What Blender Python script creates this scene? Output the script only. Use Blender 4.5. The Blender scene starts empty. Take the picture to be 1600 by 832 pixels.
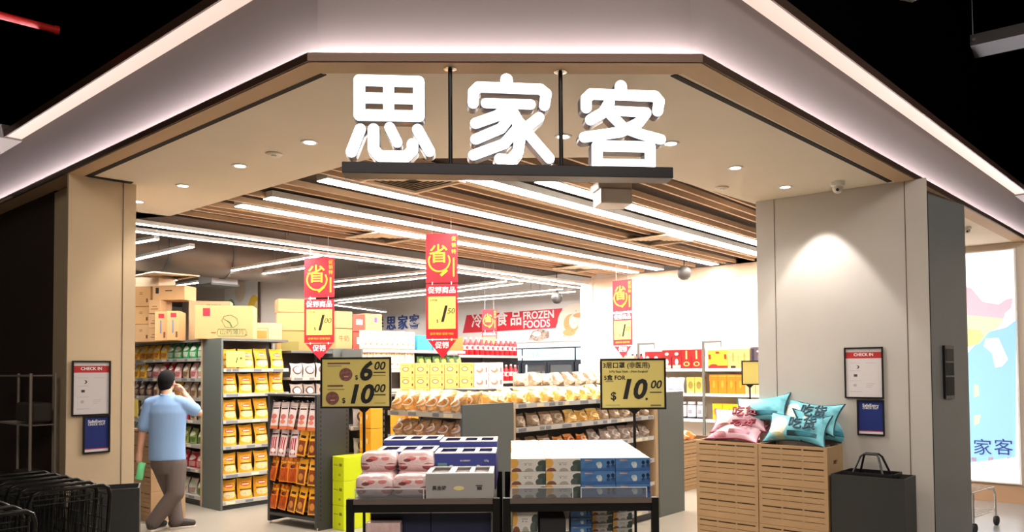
import bpy, bmesh, math, random
from mathutils import Vector, Matrix
random.seed(7)
SC = bpy.context.scene
COL = SC.collection
R_ = math.radians
# ---------------------------------------------------------------- camera
FPX, PYY, PXX, CZ = 1200.0, 541.0, 800.0, 1.7
TH, RO = R_(1.8), R_(0.4)
FW = Vector((0, math.cos(TH), math.sin(TH)))
_u = Vector((0, -math.sin(TH), math.cos(TH))); _r = Vector((1, 0, 0))
RT = _r*math.cos(RO) - _u*math.sin(RO)
UP = _u*math.cos(RO) + _r*math.sin(RO)
CAM = Vector((0, 0, CZ))
cd = bpy.data.cameras.new('camera'); cam = bpy.data.objects.new('camera', cd); COL.objects.link(cam)
m = Matrix.Identity(4)
for i in range(3):
    m[i][0] = RT[i]; m[i][1] = UP[i]; m[i][2] = -FW[i]; m[i][3] = CAM[i]
cam.matrix_world = m
cd.sensor_width = 36; cd.lens = FPX/1600*36; cd.shift_y = (PYY-416)/1600; cd.clip_end = 200
SC.camera = cam
# ---------------------------------------------------------------- light levels and exposure
SC.view_settings.view_transform = 'Standard'; SC.view_settings.look = 'None'
SC.view_settings.exposure = 0.13; SC.view_settings.gamma = 1.0; SC.view_settings.use_curve_mapping = False
w = bpy.data.worlds.new('world'); SC.world = w; w.use_nodes = True
w.node_tree.nodes['Background'].inputs[0].default_value = (0.9, 0.8, 0.7, 1)
w.node_tree.nodes['Background'].inputs[1].default_value = 0.0
E_SLAT, E_TUBE, E_LETTER, E_STRIP, E_LEDGE, E_MAP = 36.0, 76.0, 1.5, 85.0, 0.72, 0.95
P_DOWN, P_WALLWASH, P_MALL = 24.0, 60.0, 260.0
al = bpy.data.lights.new('mall_fill', 'AREA'); al.energy = P_MALL; al.shape = 'RECTANGLE'; al.size = 6; al.size_y = 2; al.color = (1, .9, .8)  # unseen fill for the mall's ceiling lighting, added to lift the entrance
ao = bpy.data.objects.new('mall_fill', al); COL.objects.link(ao); ao.location = (0, -1.5, 5.5); ao.rotation_euler = (R_(25), 0, 0)
al2 = bpy.data.lights.new('mall_fill', 'AREA'); al2.energy = P_MALL*.7; al2.shape = 'RECTANGLE'; al2.size = 3; al2.size_y = 2; al2.color = (1, .94, .87)  # second unseen fill, added to brighten the right column and pillar
ao2 = bpy.data.objects.new('mall_fill', al2); COL.objects.link(ao2); ao2.location = (6.5, 1.5, 5.5); ao2.rotation_euler = (R_(35), 0, R_(20))
# ---------------------------------------------------------------- pixel to place
def ray(x, y): return FW*FPX + RT*(x-PXX) + UP*(PYY-y)
def onz(x, y, Z):
    d = ray(x, y); return CAM + d*((Z-CZ)/d.z)
def ony(x, y, Y):
    d = ray(x, y); return CAM + d*(Y/d.y)
def onp(x, y, p, n):
    d = ray(x, y); n = Vector(n); return CAM + d*((Vector(p)-CAM).dot(n)/d.dot(n))
A41 = R_(41)
DR = Vector((math.sin(A41), math.cos(A41), 0)); DL = Vector((-DR.y, DR.x, 0))
ZR, ZL = R_(49), R_(-41)
def fr(origin, rz):
    return Matrix.Translation(Vector(origin)) @ Matrix.Rotation(rz, 4, 'Z')
# ---------------------------------------------------------------- materials
def lin(c):
    if isinstance(c, str):
        c = c.lstrip('#'); c = tuple(int(c[i:i+2], 16) for i in (0, 2, 4))
    if max(c) > 1.0: c = tuple(v/255 for v in c)
    return tuple((v/12.92 if v <= .04045 else ((v+.055)/1.055)**2.4) for v in c[:3])
_M = {}
def mat(name, c, rough=.5, metal=0, emit=0, ec=None, coat=0, spec=.5, noise=0, nscale=8, bump=0, trans=0, alpha=1):
    if name in _M: return _M[name]
    m = bpy.data.materials.new(name); m.use_nodes = True; _M[name] = m
    nt = m.node_tree; b = nt.nodes['Principled BSDF']
    L = lin(c)
    b.inputs['Base Color'].default_value = (*L, 1)
    b.inputs['Roughness'].default_value = rough; b.inputs['Metallic'].default_value = metal
    b.inputs['Specular IOR Level'].default_value = spec; b.inputs['Coat Weight'].default_value = coat
    b.inputs['Transmission Weight'].default_value = trans; b.inputs['Alpha'].default_value = alpha
    if emit:
        b.inputs['Emission Color'].default_value = (*lin(ec or c), 1); b.inputs['Emission Strength'].default_value = emit
    if noise or bump:
        tc = nt.nodes.new('ShaderNodeTexCoord'); n = nt.nodes.new('ShaderNodeTexNoise')
        n.inputs['Scale'].default_value = nscale; n.inputs['Detail'].default_value = 5
        nt.links.new(tc.outputs['Object'], n.inputs['Vector'])
        if noise:
            mx = nt.nodes.new('ShaderNodeMix'); mx.data_type = 'RGBA'
            mx.inputs['A'].default_value = (*[v*(1-noise) for v in L], 1)
            mx.inputs['B'].default_value = (*[min(1, v*(1+noise)) for v in L], 1)
            nt.links.new(n.outputs['Fac'], mx.inputs['Factor']); nt.links.new(mx.outputs['Result'], b.inputs['Base Color'])
        if bump:
            bp = nt.nodes.new('ShaderNodeBump'); bp.inputs['Strength'].default_value = bump; bp.inputs['Distance'].default_value = .01
            nt.links.new(n.outputs['Fac'], bp.inputs['Height']); nt.links.new(bp.outputs['Normal'], b.inputs['Normal'])
    return m
def pmat(name, base, shapes=(), rough=.35, vary=0, coat=0, bump=0, alpha=1):
    """printed surface: shapes = ('o', cx, cz, rx, rz, colour) ovals or ('r', x0, z0, x1, z1, colour) bars, in 0..1 of the object's width and height;
    ('n', scale, threshold, colour) speckles; ('v', scale, colour) marbling."""
    if name in _M: return _M[name]
    m = bpy.data.materials.new(name); m.use_nodes = True; _M[name] = m
    nt = m.node_tree; N, K = nt.nodes, nt.links; b = N['Principled BSDF']
    b.inputs['Roughness'].default_value = rough; b.inputs['Coat Weight'].default_value = coat; b.inputs['Alpha'].default_value = alpha
    tc = N.new('ShaderNodeTexCoord'); sp = N.new('ShaderNodeSeparateXYZ'); K.new(tc.outputs['Generated'], sp.inputs[0])
    def mth(op, a, bb=None):
        n = N.new('ShaderNodeMath'); n.operation = op
        for i, v in enumerate((a, bb)):
            if v is None: continue
            if isinstance(v, (int, float)): n.inputs[i].default_value = v
            else: K.new(v, n.inputs[i])
        return n.outputs[0]
    rgb = N.new('ShaderNodeRGB'); rgb.outputs[0].default_value = (*lin(base), 1); cur = rgb.outputs[0]
    X, Z = sp.outputs[0], sp.outputs[2]
    for s in shapes:
        if s[0] == 'o':
            dx = mth('DIVIDE', mth('SUBTRACT', X, s[1]), s[3]); dz = mth('DIVIDE', mth('SUBTRACT', Z, s[2]), s[4])
            k = mth('LESS_THAN', mth('ADD', mth('MULTIPLY', dx, dx), mth('MULTIPLY', dz, dz)), 1.0); c = s[5]
        elif s[0] == 'r':
            k = mth('MULTIPLY', mth('MULTIPLY', mth('GREATER_THAN', X, s[1]), mth('LESS_THAN', X, s[3])),
                    mth('MULTIPLY', mth('GREATER_THAN', Z, s[2]), mth('LESS_THAN', Z, s[4]))); c = s[5]
        elif s[0] == 'n':
            v = N.new('ShaderNodeTexVoronoi'); v.inputs['Scale'].default_value = s[1]; K.new(tc.outputs['Generated'], v.inputs['Vector'])
            k = mth('LESS_THAN', v.outputs['Distance'], s[2]); c = s[3]
            if len(s) > 4: k = mth('MULTIPLY', k, mth('MULTIPLY', mth('GREATER_THAN', Z, s[4]), mth('LESS_THAN', Z, s[5])))
        else:
            v = N.new('ShaderNodeTexNoise'); v.inputs['Scale'].default_value = s[1]; v.inputs['Detail'].default_value = 4
            K.new(tc.outputs['Generated'], v.inputs['Vector']); k = mth('MULTIPLY', mth('SUBTRACT', v.outputs['Fac'], .45), 4.0)
            k = mth('MINIMUM', mth('MAXIMUM', k, 0.0), .85); c = s[2]
        mx = N.new('ShaderNodeMix'); mx.data_type = 'RGBA'; K.new(k, mx.inputs['Factor']); K.new(cur, mx.inputs['A'])
        mx.inputs['B'].default_value = (*lin(c), 1); cur = mx.outputs['Result']
    if vary:
        oi = N.new('ShaderNodeObjectInfo'); hs = N.new('ShaderNodeHueSaturation')
        K.new(mth('ADD', mth('MULTIPLY', oi.outputs['Random'], vary), 1-vary/2), hs.inputs['Value']); K.new(cur, hs.inputs['Color']); cur = hs.outputs[0]
    K.new(cur, b.inputs['Base Color'])
    if bump:
        n = N.new('ShaderNodeTexNoise'); n.inputs['Scale'].default_value = 9; K.new(tc.outputs['Generated'], n.inputs['Vector'])
        bp = N.new('ShaderNodeBump'); bp.inputs['Strength'].default_value = bump; bp.inputs['Distance'].default_value = .02
        K.new(n.outputs['Fac'], bp.inputs['Height']); K.new(bp.outputs['Normal'], b.inputs['Normal'])
    return m
# ---------------------------------------------------------------- mesh collector
class MB:
    def __init__(s): s.v, s.f, s.mi = [], [], []
    def add(s, vs, fs, mi=0):
        o = len(s.v); s.v += [tuple(v) for v in vs]; s.f += [tuple(i+o for i in f) for f in fs]; s.mi += [mi]*len(fs); return s
    def box(s, x0, y0, z0, x1, y1, z1, mi=0, M=None):
        vs = [Vector((x, y, z)) for z in (z0, z1) for x, y in ((x0, y0), (x1, y0), (x1, y1), (x0, y1))]
        if M is not None: vs = [M @ v for v in vs]
        return s.add(vs, [(3, 2, 1, 0), (4, 5, 6, 7), (0, 1, 5, 4), (1, 2, 6, 5), (2, 3, 7, 6), (3, 0, 4, 7)], mi)
    def prism(s, poly, z0, z1, mi=0, M=None):
        n = len(poly); vs = [Vector((p[0], p[1], z0)) for p in poly] + [Vector((p[0], p[1], z1)) for p in poly]
        if M is not None: vs = [M @ v for v in vs]
        return s.add(vs, [tuple(range(n-1, -1, -1)), tuple(range(n, 2*n))] + [(i, (i+1) % n, n+(i+1) % n, n+i) for i in range(n)], mi)
    def tube(s, path, r, n=8, closed=False, mi=0, M=None):
        P = [Vector(p) for p in path]; k = len(P); rs = r if isinstance(r, (list, tuple)) else [r]*k; rings = []; prev = None
        for i in range(k):
            if closed: t = P[(i+1) % k]-P[i-1]
            else: t = P[min(i+1, k-1)]-P[max(i-1, 0)]
            t = t.normalized() if t.length > 1e-9 else Vector((0, 0, 1))
            a = prev - t*prev.dot(t) if prev is not None else t.orthogonal()
            if a.length < 1e-6: a = t.orthogonal()
            a.normalize(); b = t.cross(a); prev = a
            rings.append([P[i] + (a*math.cos(q)+b*math.sin(q))*rs[i] for q in (2*math.pi*j/n for j in range(n))])
        vs = [p for g in rings for p in g]
        if M is not None: vs = [M @ v for v in vs]
        fs = []
        for i in range(k if closed else k-1):
            a, b = i*n, ((i+1) % k)*n
            fs += [(a+j, a+(j+1) % n, b+(j+1) % n, b+j) for j in range(n)]
        if not closed: fs += [tuple(range(n-1, -1, -1)), tuple(range((k-1)*n, k*n))]
        return s.add(vs, fs, mi)
    def lathe(s, prof, n=16, c=(0, 0, 0), mi=0, M=None):
        vs = [Vector((c[0]+r*math.cos(2*math.pi*j/n), c[1]+r*math.sin(2*math.pi*j/n), c[2]+z)) for r, z in prof for j in range(n)]
        if M is not None: vs = [M @ v for v in vs]
        k = len(prof)
        fs = [(i*n+j, i*n+(j+1) % n, (i+1)*n+(j+1) % n, (i+1)*n+j) for i in range(k-1) for j in range(n)]
        fs += [tuple(range(n-1, -1, -1)), tuple(range((k-1)*n, k*n))]
        return s.add(vs, fs, mi)
    def grid(s, fn, nu, nv, mi=0, flip=False):
        vs = [fn(i/nu, j/nv) for j in range(nv+1) for i in range(nu+1)]
        fs = [(j*(nu+1)+i, j*(nu+1)+i+1, (j+1)*(nu+1)+i+1, (j+1)*(nu+1)+i) for j in range(nv) for i in range(nu)]
        if flip: fs = [f[::-1] for f in fs]
        return s.add(vs, fs, mi)
    def mesh(s, name, mats, smooth=False, bevel=0, seg=2, weld=False):
        me = bpy.data.meshes.new(name); me.from_pydata(s.v, [], s.f)
        mats = mats if isinstance(mats, (list, tuple)) else [mats]
        for x in mats: me.materials.append(x)
        me.polygons.foreach_set('material_index', s.mi)
        if bevel or weld or smooth:
            bm = bmesh.new(); bm.from_mesh(me)
            if weld: bmesh.ops.remove_doubles(bm, verts=bm.verts, dist=1e-5)
            if bevel:
                es = [e for e in bm.edges if len(e.link_faces) == 2 and e.calc_face_angle(0) > .5]
                bmesh.ops.bevel(bm, geom=es, offset=bevel, segments=seg, profile=.5, affect='EDGES', clamp_overlap=True)
            bmesh.ops.recalc_face_normals(bm, faces=bm.faces)
            if smooth:
                for f in bm.faces: f.smooth = True
                for e in bm.edges:
                    if len(e.link_faces) == 2 and e.calc_face_angle(0) > R_(40): e.smooth = False
            bm.to_mesh(me); bm.free()
        me.update(); return me
    def build(s, name, mats, parent=None, M=None, **k):
        return link(s.mesh(name, mats, **k), name, parent, M)
def link(me, name, parent=None, M=None):
    o = bpy.data.objects.new(name, me); COL.objects.link(o)
    if parent is not None: o.parent = parent
    if M is not None: o.matrix_basis = M
    return o
def tag(o, label, cat, group=None):
    o['label'] = label; o['category'] = cat
    if group: o['group'] = group
    return o
def struct(o): o['kind'] = 'structure'; return o
def thing(name, label, cat, M, group=None):
    o = bpy.data.objects.new(name, None); o.empty_display_size = .1; COL.objects.link(o)
    o.matrix_basis = M if isinstance(M, Matrix) else Matrix.Translation(Vector(M))
    return tag(o, label, cat, group)
KIDS = {}
def copy_tree(o, M, label, group=None):
    c = o.copy(); COL.objects.link(c); c.matrix_basis = M; c['label'] = label
    if group: c['group'] = group
    for ch in o.children:
        d = ch.copy(); COL.objects.link(d); d.parent = c
        for g in ch.children:
            e = g.copy(); COL.objects.link(e); e.parent = d
    return c
def adopt(o, par):
    """a piece fixed to a thing becomes its part"""
    o.parent = par; o.matrix_basis = par.matrix_basis.inverted() @ o.matrix_basis; return o
ORD = 'first second third fourth fifth sixth seventh eighth ninth tenth eleventh twelfth thirteenth fourteenth fifteenth sixteenth seventeenth eighteenth nineteenth twentieth'.split()
class Kind:
    """one kind of product: the first placing moves the prototype, later ones copy it"""
    def __init__(s, meshes, name, desc, cat):
        s.meshes, s.name, s.desc, s.cat = meshes, name, desc, cat
    def put(s, M, label, group, pick=None):
        me = s.meshes[pick if pick is not None else random.randrange(len(s.meshes))]
        o = link(me, s.name, None, M); return tag(o, label, s.cat, group)
def row(kind, F, n, x0, x1, y, z, where, group, jx=.006, jr=.05, sc=1.0, start=0, total=None, desc=None, kinds=None, tilt=0, dz=0):
    """n products side by side along the front of a shelf"""
    out = []
    for i in range(n):
        x = x0 + (x1-x0)*(i+.5)/n + random.uniform(-jx, jx)
        k = kinds[i] if kinds else kind
        M = F @ Matrix.Translation((x, y+random.uniform(-.01, .01), z+dz)) @ Matrix.Rotation(random.uniform(-jr, jr), 4, 'Z') @ Matrix.Rotation(tilt, 4, 'X') @ Matrix.Scale(sc*random.uniform(.97, 1.03), 4)
        lab = f'{desc or k.desc}, {ORD[i+start]} from left, {where}'
        out.append(k.put(M, lab, group))
    return out
# ---------------------------------------------------------------- lettering
_T = {}
def text_mesh(body, size=1, mat_=None, bold=0, shear=0, ext=.001, align='CENTER', space=1.0):
    key = (body, size, mat_.name, bold, shear, ext, align, space)
    if key in _T: return _T[key]
    c = bpy.data.curves.new('t', 'FONT'); c.body = body; c.size = size; c.offset = bold*size; c.shear = shear; c.extrude = ext
    c.align_x = align; c.align_y = 'CENTER'; c.space_character = space; c.resolution_u = 3
    o = bpy.data.objects.new('t', c); COL.objects.link(o)
    dg = bpy.context.evaluated_depsgraph_get(); dg.update()
    me = bpy.data.meshes.new_from_object(o.evaluated_get(dg)); me.materials.clear(); me.materials.append(mat_)
    bpy.data.objects.remove(o); bpy.data.curves.remove(c); _T[key] = me
    return me
FACE = Matrix.Rotation(R_(90), 4, 'X')      # lettering stands up and faces local -y
def text(body, x, y, z, size, mat_, parent, name='lettering', rot=0, **k):
    M = Matrix.Translation((x, y, z)) @ FACE @ Matrix.Rotation(rot, 4, 'Z')
    return link(text_mesh(body, size, mat_, **k), name, parent, M)
# ---------------------------------------------------------------- shared materials
BEIGE = mat('cream_plaster', (232, 219, 198), .7, noise=.04, nscale=3)
STONE = mat('pale_stone_panel', (195, 188, 180), .6, noise=.08, nscale=2.5, bump=.05)
OAK = mat('pale_oak_panel', (214, 190, 156), .55, noise=.05, nscale=3)
BRONZE = mat('dark_bronze_trim', (88, 66, 54), .4, .5)
BLACKM = mat('matt_black_metal', (26, 25, 26), .4, .4)
GREY = mat('warm_grey_steel', (104, 106, 102), .5, .1)
DGREY = mat('charcoal_steel', (60, 60, 60), .5, .1)
RAIL = mat('silver_price_rail', (196, 192, 186), .35, .3)
CHROME = mat('chrome', (220, 220, 220), .2, 1)
WHITE = mat('white_plastic', (236, 236, 232), .4)
INK = mat('black_ink', (22, 20, 18), .6)
WPR = mat('white_print', (246, 244, 242), .5)
YPR = mat('yellow_print', (250, 214, 60), .5)
RPR = mat('red_print', (222, 36, 54), .45)
CARDY = mat('yellow_card', (246, 222, 104), .5)
CARDB = mat('brown_card', (198, 150, 100), .75, noise=.05, nscale=6)
WOODL = mat('blond_wood_post', (196, 168, 132), .6, noise=.06, nscale=8)
# ================================================================ STRUCTURE
H = 3.25
def V2(p): return Vector((p[0], p[1]))
P1, P2 = Vector((-1.011, 3.783)), Vector((.974, 3.833))
DRf = Vector((.695, .719)); DL2 = Vector((DL.x, DL.y)); DR2 = Vector((DR.x, DR.y))
P0, P3 = P1 + DL2*7.0, P2 + DRf*9.0
LIP = [P0, P1, P2, P3]
def offset(poly, d):
    """poly offset by d towards the mall"""
    out = []
    for i, p in enumerate(poly):
        ns = []
        for a, b in ((i-1, i), (i, i+1)):
            if 0 <= a and b < len(poly):
                t = (poly[b]-poly[a]).normalized(); ns.append(Vector((t.y, -t.x)))
        n = sum(ns, Vector((0, 0))); n.normalize(); out.append(p + n*(d/n.dot(ns[0])))
    return out
def band(mb, d0, d1, z0, z1, mi=0):
    a, b = offset(LIP, d0), offset(LIP, d1)
    for i in range(3):
        mb.prism([a[i], a[i+1], b[i+1], b[i]], z0, z1, mi)
# floor
fl = MB(); fl.prism([(-22, -3), (22, -3), (22, 32), (-22, 32)], -.1, 0)
m_floor = mat('polished_beige_floor', (160, 152, 139), .32, noise=.05, nscale=.8)
struct(fl.build('floor', m_floor))
a_ = MB(); Dp1, Dp2 = Vector((3.66, 6.70)), Vector((4.34, 7.31))
a_.prism([Dp1+Vector((.4, -.7)), (11, 6.4), (11, 14), (5.2, 14), (3.95, 7.2)], .0, .004)
struct(a_.build('floor', mat('grey_mall_tile', (150, 148, 146), .25, noise=.06, nscale=1)))
# fascia with its light trough
mb = MB(); band(mb, -.085, -.30, H+.007, H+.558)
m_fas = mat('fascia_plaster', (122, 110, 105), .75, noise=.06, nscale=2.2, bump=.03)
struct(mb.build('wall_fascia', m_fas))
mb = MB(); band(mb, 0, -.012, H, H+.042); band(mb, -.012, -.085, H+.007, H+.012); band(mb, .055, .043, H+.54, H+.60); band(mb, .043, -.30, H+.56, H+.60)
struct(mb.build('trim_1', BRONZE))
mb = MB(); band(mb, -.03, -.062, H+.013, H+.02)
o = tag(mb.build('strip_light', mat('cool_led_strip', (250, 244, 252), .5, emit=E_STRIP)), 'hidden white light strip in the trough at the foot of the fascia', 'light')
mb = MB(); band(mb, .042, -.08, H+.548, H+.558)
tag(mb.build('strip_light', mat('peach_ledge_glow', (60, 50, 44), .5, emit=E_LEDGE, ec=(255, 224, 202))), 'peach glowing underside of the top ledge of the fascia', 'light')  # lit underside of the ledge made to glow in place of a hidden lamp
# soffit
I0 = Vector((-3.379, 7.568)); I1 = Vector((-1.03, 5.56)); I2 = Vector((.66, 5.57)); I3 = Vector((2.38, 7.28))
lp = offset(LIP, -.012)
soff = MB()
soff.prism([lp[1], lp[2], I2, I1], H+.001, H+.006)
soff.prism([lp[0], lp[1], I1, I0, Vector((-3.62, 7.37)), Vector((-4.4, 6.7))], H+.001, H+.006)
soff.prism([lp[2], lp[3], Vector((7.0, 13.5)), Vector((5.2, 13.5)), I3, I2], H+.001, H+.006)
struct(soff.build('ceiling', BEIGE))
c = MB(); band(c, -.012, -.155, H-.003, H+.004); struct(c.build('trim_4', mat('tan_border', (200, 168, 132), .6)))
# soffit grooves as dark strips, their shade put into the colour
gp = MB()
def slot(a, b, w0, w1):
    a, b = V2(a), V2(b); t = (b-a).normalized(); n = Vector((-t.y, t.x))
    gp.prism([a-n*w0/2, b-n*w1/2, b+n*w1/2, a+n*w0/2], H-.004, H+.002)
slot((-3.33, 6.0), (-.97, 3.95), .05, .035); slot((-3.33, 6.0), (-3.09, 6.22), .07, .06)
slot((.86, 4.0), (3.16, 6.36), .035, .04)
struct(gp.build('trim_groove_shade', mat('groove_shade_paint', (30, 22, 18), .8)))
# columns
c = MB(); A, B = Vector((-3.425, 5.906)), Vector((-3.09, 6.29)); Q1, Q2 = Vector((-3.655, 6.28)), Vector((-3.87, 6.47))
c.prism([A, B, B+DL2*.7, Q1, A+DL2*.03], 0, H)
struct(c.build('wall_left', OAK))
c = MB(); c.prism([Q1, Q1+DR2*.25, Q2+DR2*.25, Q2], 0, H-.02); struct(c.build('wall_left', OAK))
jo = MB()
for k in (0.41,):
    p = A.lerp(B, .80); jo.prism([p-DR2*.002+Vector((.003, -.003)), p+DR2*.002+Vector((.003, -.003)), p+DR2*.002, p-DR2*.002], 0, H)
Br, Ar = Vector((2.28, 7.11)), Vector((3.27, 6.34))
c = MB(); Ar2 = Ar + (Ar-Br).normalized()*.165; c.prism([Br, Ar, Ar2, Ar2*1.07, Br+DR2*.75], 0, H); struct(c.build('wall_right', STONE))
for f in (.135,):
    p = Br.lerp(Ar, f); t = (Ar-Br).normalized(); n = Vector((t.y, -t.x)); jo.prism([p-t*.0025, p-t*.0025+n*.002, p+t*.0025+n*.002, p+t*.0025], 0, H)
p = Ar; jo.prism([p+n*.002-t*.003, p+n*.002+t*.003, p+t*.003, p-t*.003], 0, H)
for px_ in (1366, 1230):
    pass
struct(jo.build('trim_3', mat('panel_joint', (96, 78, 60), .8)))
c = MB(); tt = (Dp2-Dp1).normalized(); nn = Vector((-tt.y, tt.x))
c.prism([Dp1, Dp2, Dp2+nn*.3, Dp1+nn*.06], 0, H)
c.prism([Dp1-tt*.035+nn*.01, Dp1, Dp1+nn*.06, Dp1-tt*.035+nn*.05], 0, H, 1)
struct(c.build('wall_right', [mat('slate_grey_panel', (116, 117, 116), .45, noise=.1, nscale=3), mat('black_edge', (18, 17, 17), .5)]))
c = MB(); c.prism([Q2, Q2+DR2*.2, Q2+DR2*.2+DL2*5, Q2+DL2*5], 0, H+.3)
struct(c.build('wall_mall', mat('espresso_panel', (58, 44, 36), .6, noise=.1, nscale=2)))
# mall void above, its darkness painted as black sheets
c = MB(); c.prism([(-16, -4), (16, -4), (16, 16), (-16, 16)], 7.0, 7.1)
struct(c.build('ceiling', mat('black_void', (5, 4, 5), 1.0, spec=0)))
c = MB(); ob = offset(LIP, -.6)
for i in range(3): c.prism([ob[i], ob[i+1], ob[i+1]+Vector((0, .05)), ob[i]+Vector((0, .05))], H+.55, 7.0)
struct(c.build('void_dark_sheet', _M['black_void']))
# slatted ceiling
ZS = 3.31
def ab(p): return (p.x*DR.x+p.y*DR.y, p.x*DL.x+p.y*DL.y)
def AB(a, b, z=0): return Vector((DR.x*a+DL.x*b, DR.y*a+DL.y*b, z))
FR0 = Matrix.Rotation(ZR, 4, 'Z')          # local x along the aisles, local y across them
BMAX = ab(onz(600, 386, ZS))[1]
BMIN = 2.2; A0, A1 = 3.3, 11.05
LB = [ab(onz(x, y, ZS))[1] for x, y in ((812, 347), (958, 324), (1090, 344))]
sl = MB(); b = BMIN; i = 0
lights_b = [(ab(onz(684, 366.5, ZS))[1]), (ab(onz(700, 352, ZS))[1]), ab(onz(812, 347, ZS))[1], ab(onz(958, 325, ZS))[1], ab(onz(1084, 354, ZS))[1]]
gaps = [.30, .16, .16, .36, .17, .14]
while b < BMAX+.01:
    if all(abs(b-q) > .085 for q in lights_b):
        a0 = A0 if b > 4.42 else A0+.1+(4.42-max(b, 3.16))*.89
        sl.box(a0, b-.013, ZS+.004, A1, b+.013, ZS+.055, 0, FR0)
    b += gaps[i % len(gaps)]; i += 1
m_slat = mat('light_oak_slat', (214, 180, 142), .5, noise=.05, nscale=4)
struct(sl.build('ceiling_slats', m_slat))
c = MB(); c.prism([(A0, BMAX+.02), (A0, 4.5), (4.45, 3.16), (5.6, BMIN-.3), (A1, BMIN-.6), (A1, BMAX+.02)], ZS+.075, ZS+.10, 0, FR0); c.box(A0, BMAX+.0, ZS-.0, A1, BMAX+.03, ZS+.16, 0, FR0)
struct(c.build('ceiling_deck', mat('brown_deck', (62, 46, 36), .9)))
# deep open ceiling
c = MB(); c.box(-4, BMAX+.03, 3.78, 26, 24, 3.9, 0, FR0); c.box(A1, -6, 3.78, 26, BMAX+.03, 3.9, 0, FR0)
struct(c.build('ceiling', mat('taupe_open_ceiling', (112, 102, 94), .85, noise=.1, nscale=1)))
# interior walls
PLAS = mat('white_plaster', (240, 234, 228), .7)
def wall(name, p, q, th, z0, z1, m, away):
    p, q = V2(p), V2(q); c = MB(); c.prism([p, q, q+away*th, p+away*th], z0, z1); return struct(c.build(name, m))
W0 = Vector((3.2, 12.0)); W1 = W0 + DL2*2.33
wall('wall_back', W0-DL2*2.6, W1, .15, 0, 3.16, PLAS, DR2)
wall('wall_back', W0-DL2*2.6-DR2*.012, W1-DR2*.012, .16, 3.12, 3.31, mat('cream_beam', (226, 204, 178), .7), DR2)
wall('wall_back', W1-DR2*.03, W1+DL2*.26-DR2*.03, .5, 0, 3.31, mat('cream_pillar', (238, 222, 204), .6), DR2)
G0 = Vector((1.82, 16.0))
wall('wall_far', G0-DL2*3, G0+DL2*15, .15, 0, 3.8, PLAS, DR2)
G1 = G0+DL2*15
wall('wall_store_left', G1, G1-DR2*16, .15, 0, 3.8, PLAS, DL2)
pt = Vector((-3.5, 13.2))
wall('wall_partition', pt, pt+DL2*4.6, .15, 0, 3.5, mat('warm_white_partition', (226, 214, 202), .7), DR2)
# ================================================================ CEILING LIGHTS AND FITTINGS
m_tube = mat('bright_tube', (255, 250, 244), .5, emit=E_TUBE); m_slatlight = mat('bright_channel', (255, 246, 236), .5, emit=E_SLAT)
def linear(name, p, q, wd, h, me_, house, label, group, drops=()):
    p, q = Vector(p), Vector(q); d = q-p; L = d.length
    M = Matrix.Translation(p) @ Matrix.Rotation(math.atan2(d.y, d.x), 4, 'Z')
    t = thing(name, label, 'ceiling light', M, group)
    mb = MB(); mb.box(0, -wd/2-.004, .0, L, wd/2+.004, h); mb.build('housing', house, t)
    mb = MB(); mb.box(.004, -wd/2, -.004, L-.004, wd/2, -.0005); mb.build('diffuser', me_, t)
    for f in drops:
        mb = MB(); mb.tube([(L*f, 0, h), (L*f, 0, h+.45)], .003, 6); mb.build('hanger_wire', CHROME, t)
    return t
HOUSE = mat('white_light_housing', (226, 222, 216), .4)
segs = [((369, 322), (1000, 427)), ((408, 312), (1040, 421)), ((503, 281), (1122, 415)), ((731, 276), (1186, 399)), ((845, 283), (1186, 381))]
wh = ['lowest of the five, nearest the open dark ceiling', 'second up from the open dark ceiling', 'running below the big square diffuser', 'passing above the big square diffuser', 'shortest, nearest the beige column']
for (p, q), wl in zip(segs, wh):
    pa, qa = ab(onz(*p, ZS)), ab(onz(*q, ZS)); bb = (pa[1]+qa[1])/2
    a0, a1 = pa[0], min(max(pa[0], qa[0]), A1-.05)
    if q[0] > 1180: a1 = A1-.05
    linear('linear_ceiling_light', AB(a0, bb, ZS), AB(a1, bb, ZS), .145, .06, m_slatlight, HOUSE, f'white linear light set between ceiling slats, {wl}', 'linear lights between the slats')  # channels widened so their bloom is part of the shape
# hung tubes in the open ceiling
ZT = 3.2
hung = [((150, 341), (933, 448), 'long upper tube crossing the open ceiling below the slats'), ((150, 354), (928, 453), 'long lower tube crossing the open ceiling below the slats'),
        ((120, 396), (245, 374), 'short upper tube beside the oak column, aimed at the round duct'), ((120, 426), (300, 386), 'short lower tube beside the oak column, aimed at the round duct'),
        ((255, 441), (500, 400), 'upper tube of the pair left of the first promotion sign'), ((259, 449), (500, 416), 'lower tube of the pair left of the first promotion sign'),
        ((518, 441), (690, 424), 'upper tube of the nearer pair between the two promotion signs'), ((518, 449), (690, 432), 'lower tube of the nearer pair between the two promotion signs'),
        ((518, 471), (690, 451), 'upper tube of the farther pair between the two promotion signs'), ((530, 474), (690, 458), 'lower tube of the farther pair between the two promotion signs'),
        ((702, 451), (790, 440), 'short upper tube right of the taller promotion sign'), ((702, 457), (815, 443), 'second tube down right of the taller promotion sign'),
        ((702, 468), (878, 452), 'upper tube of the pair above the frozen foods panel'), ((702, 473), (898, 456), 'lower tube of the pair above the frozen foods panel')]
for p, q, wl in hung:
    pp, qq = onz(*p, ZT), onz(*q, ZT)
    linear('tube_light', pp, qq, .058, .04, m_tube, HOUSE, f'hung white light tube, {wl}', 'hung tubes of the open ceiling', (.25, .75))
linear('tube_light', onz(522, 477, ZT), onz(602, 488, ZT), .06, .05, m_tube, HOUSE, 'hung white light tube sloping down toward the blue characters on the far wall', 'hung tubes of the open ceiling', (.5,))
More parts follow.
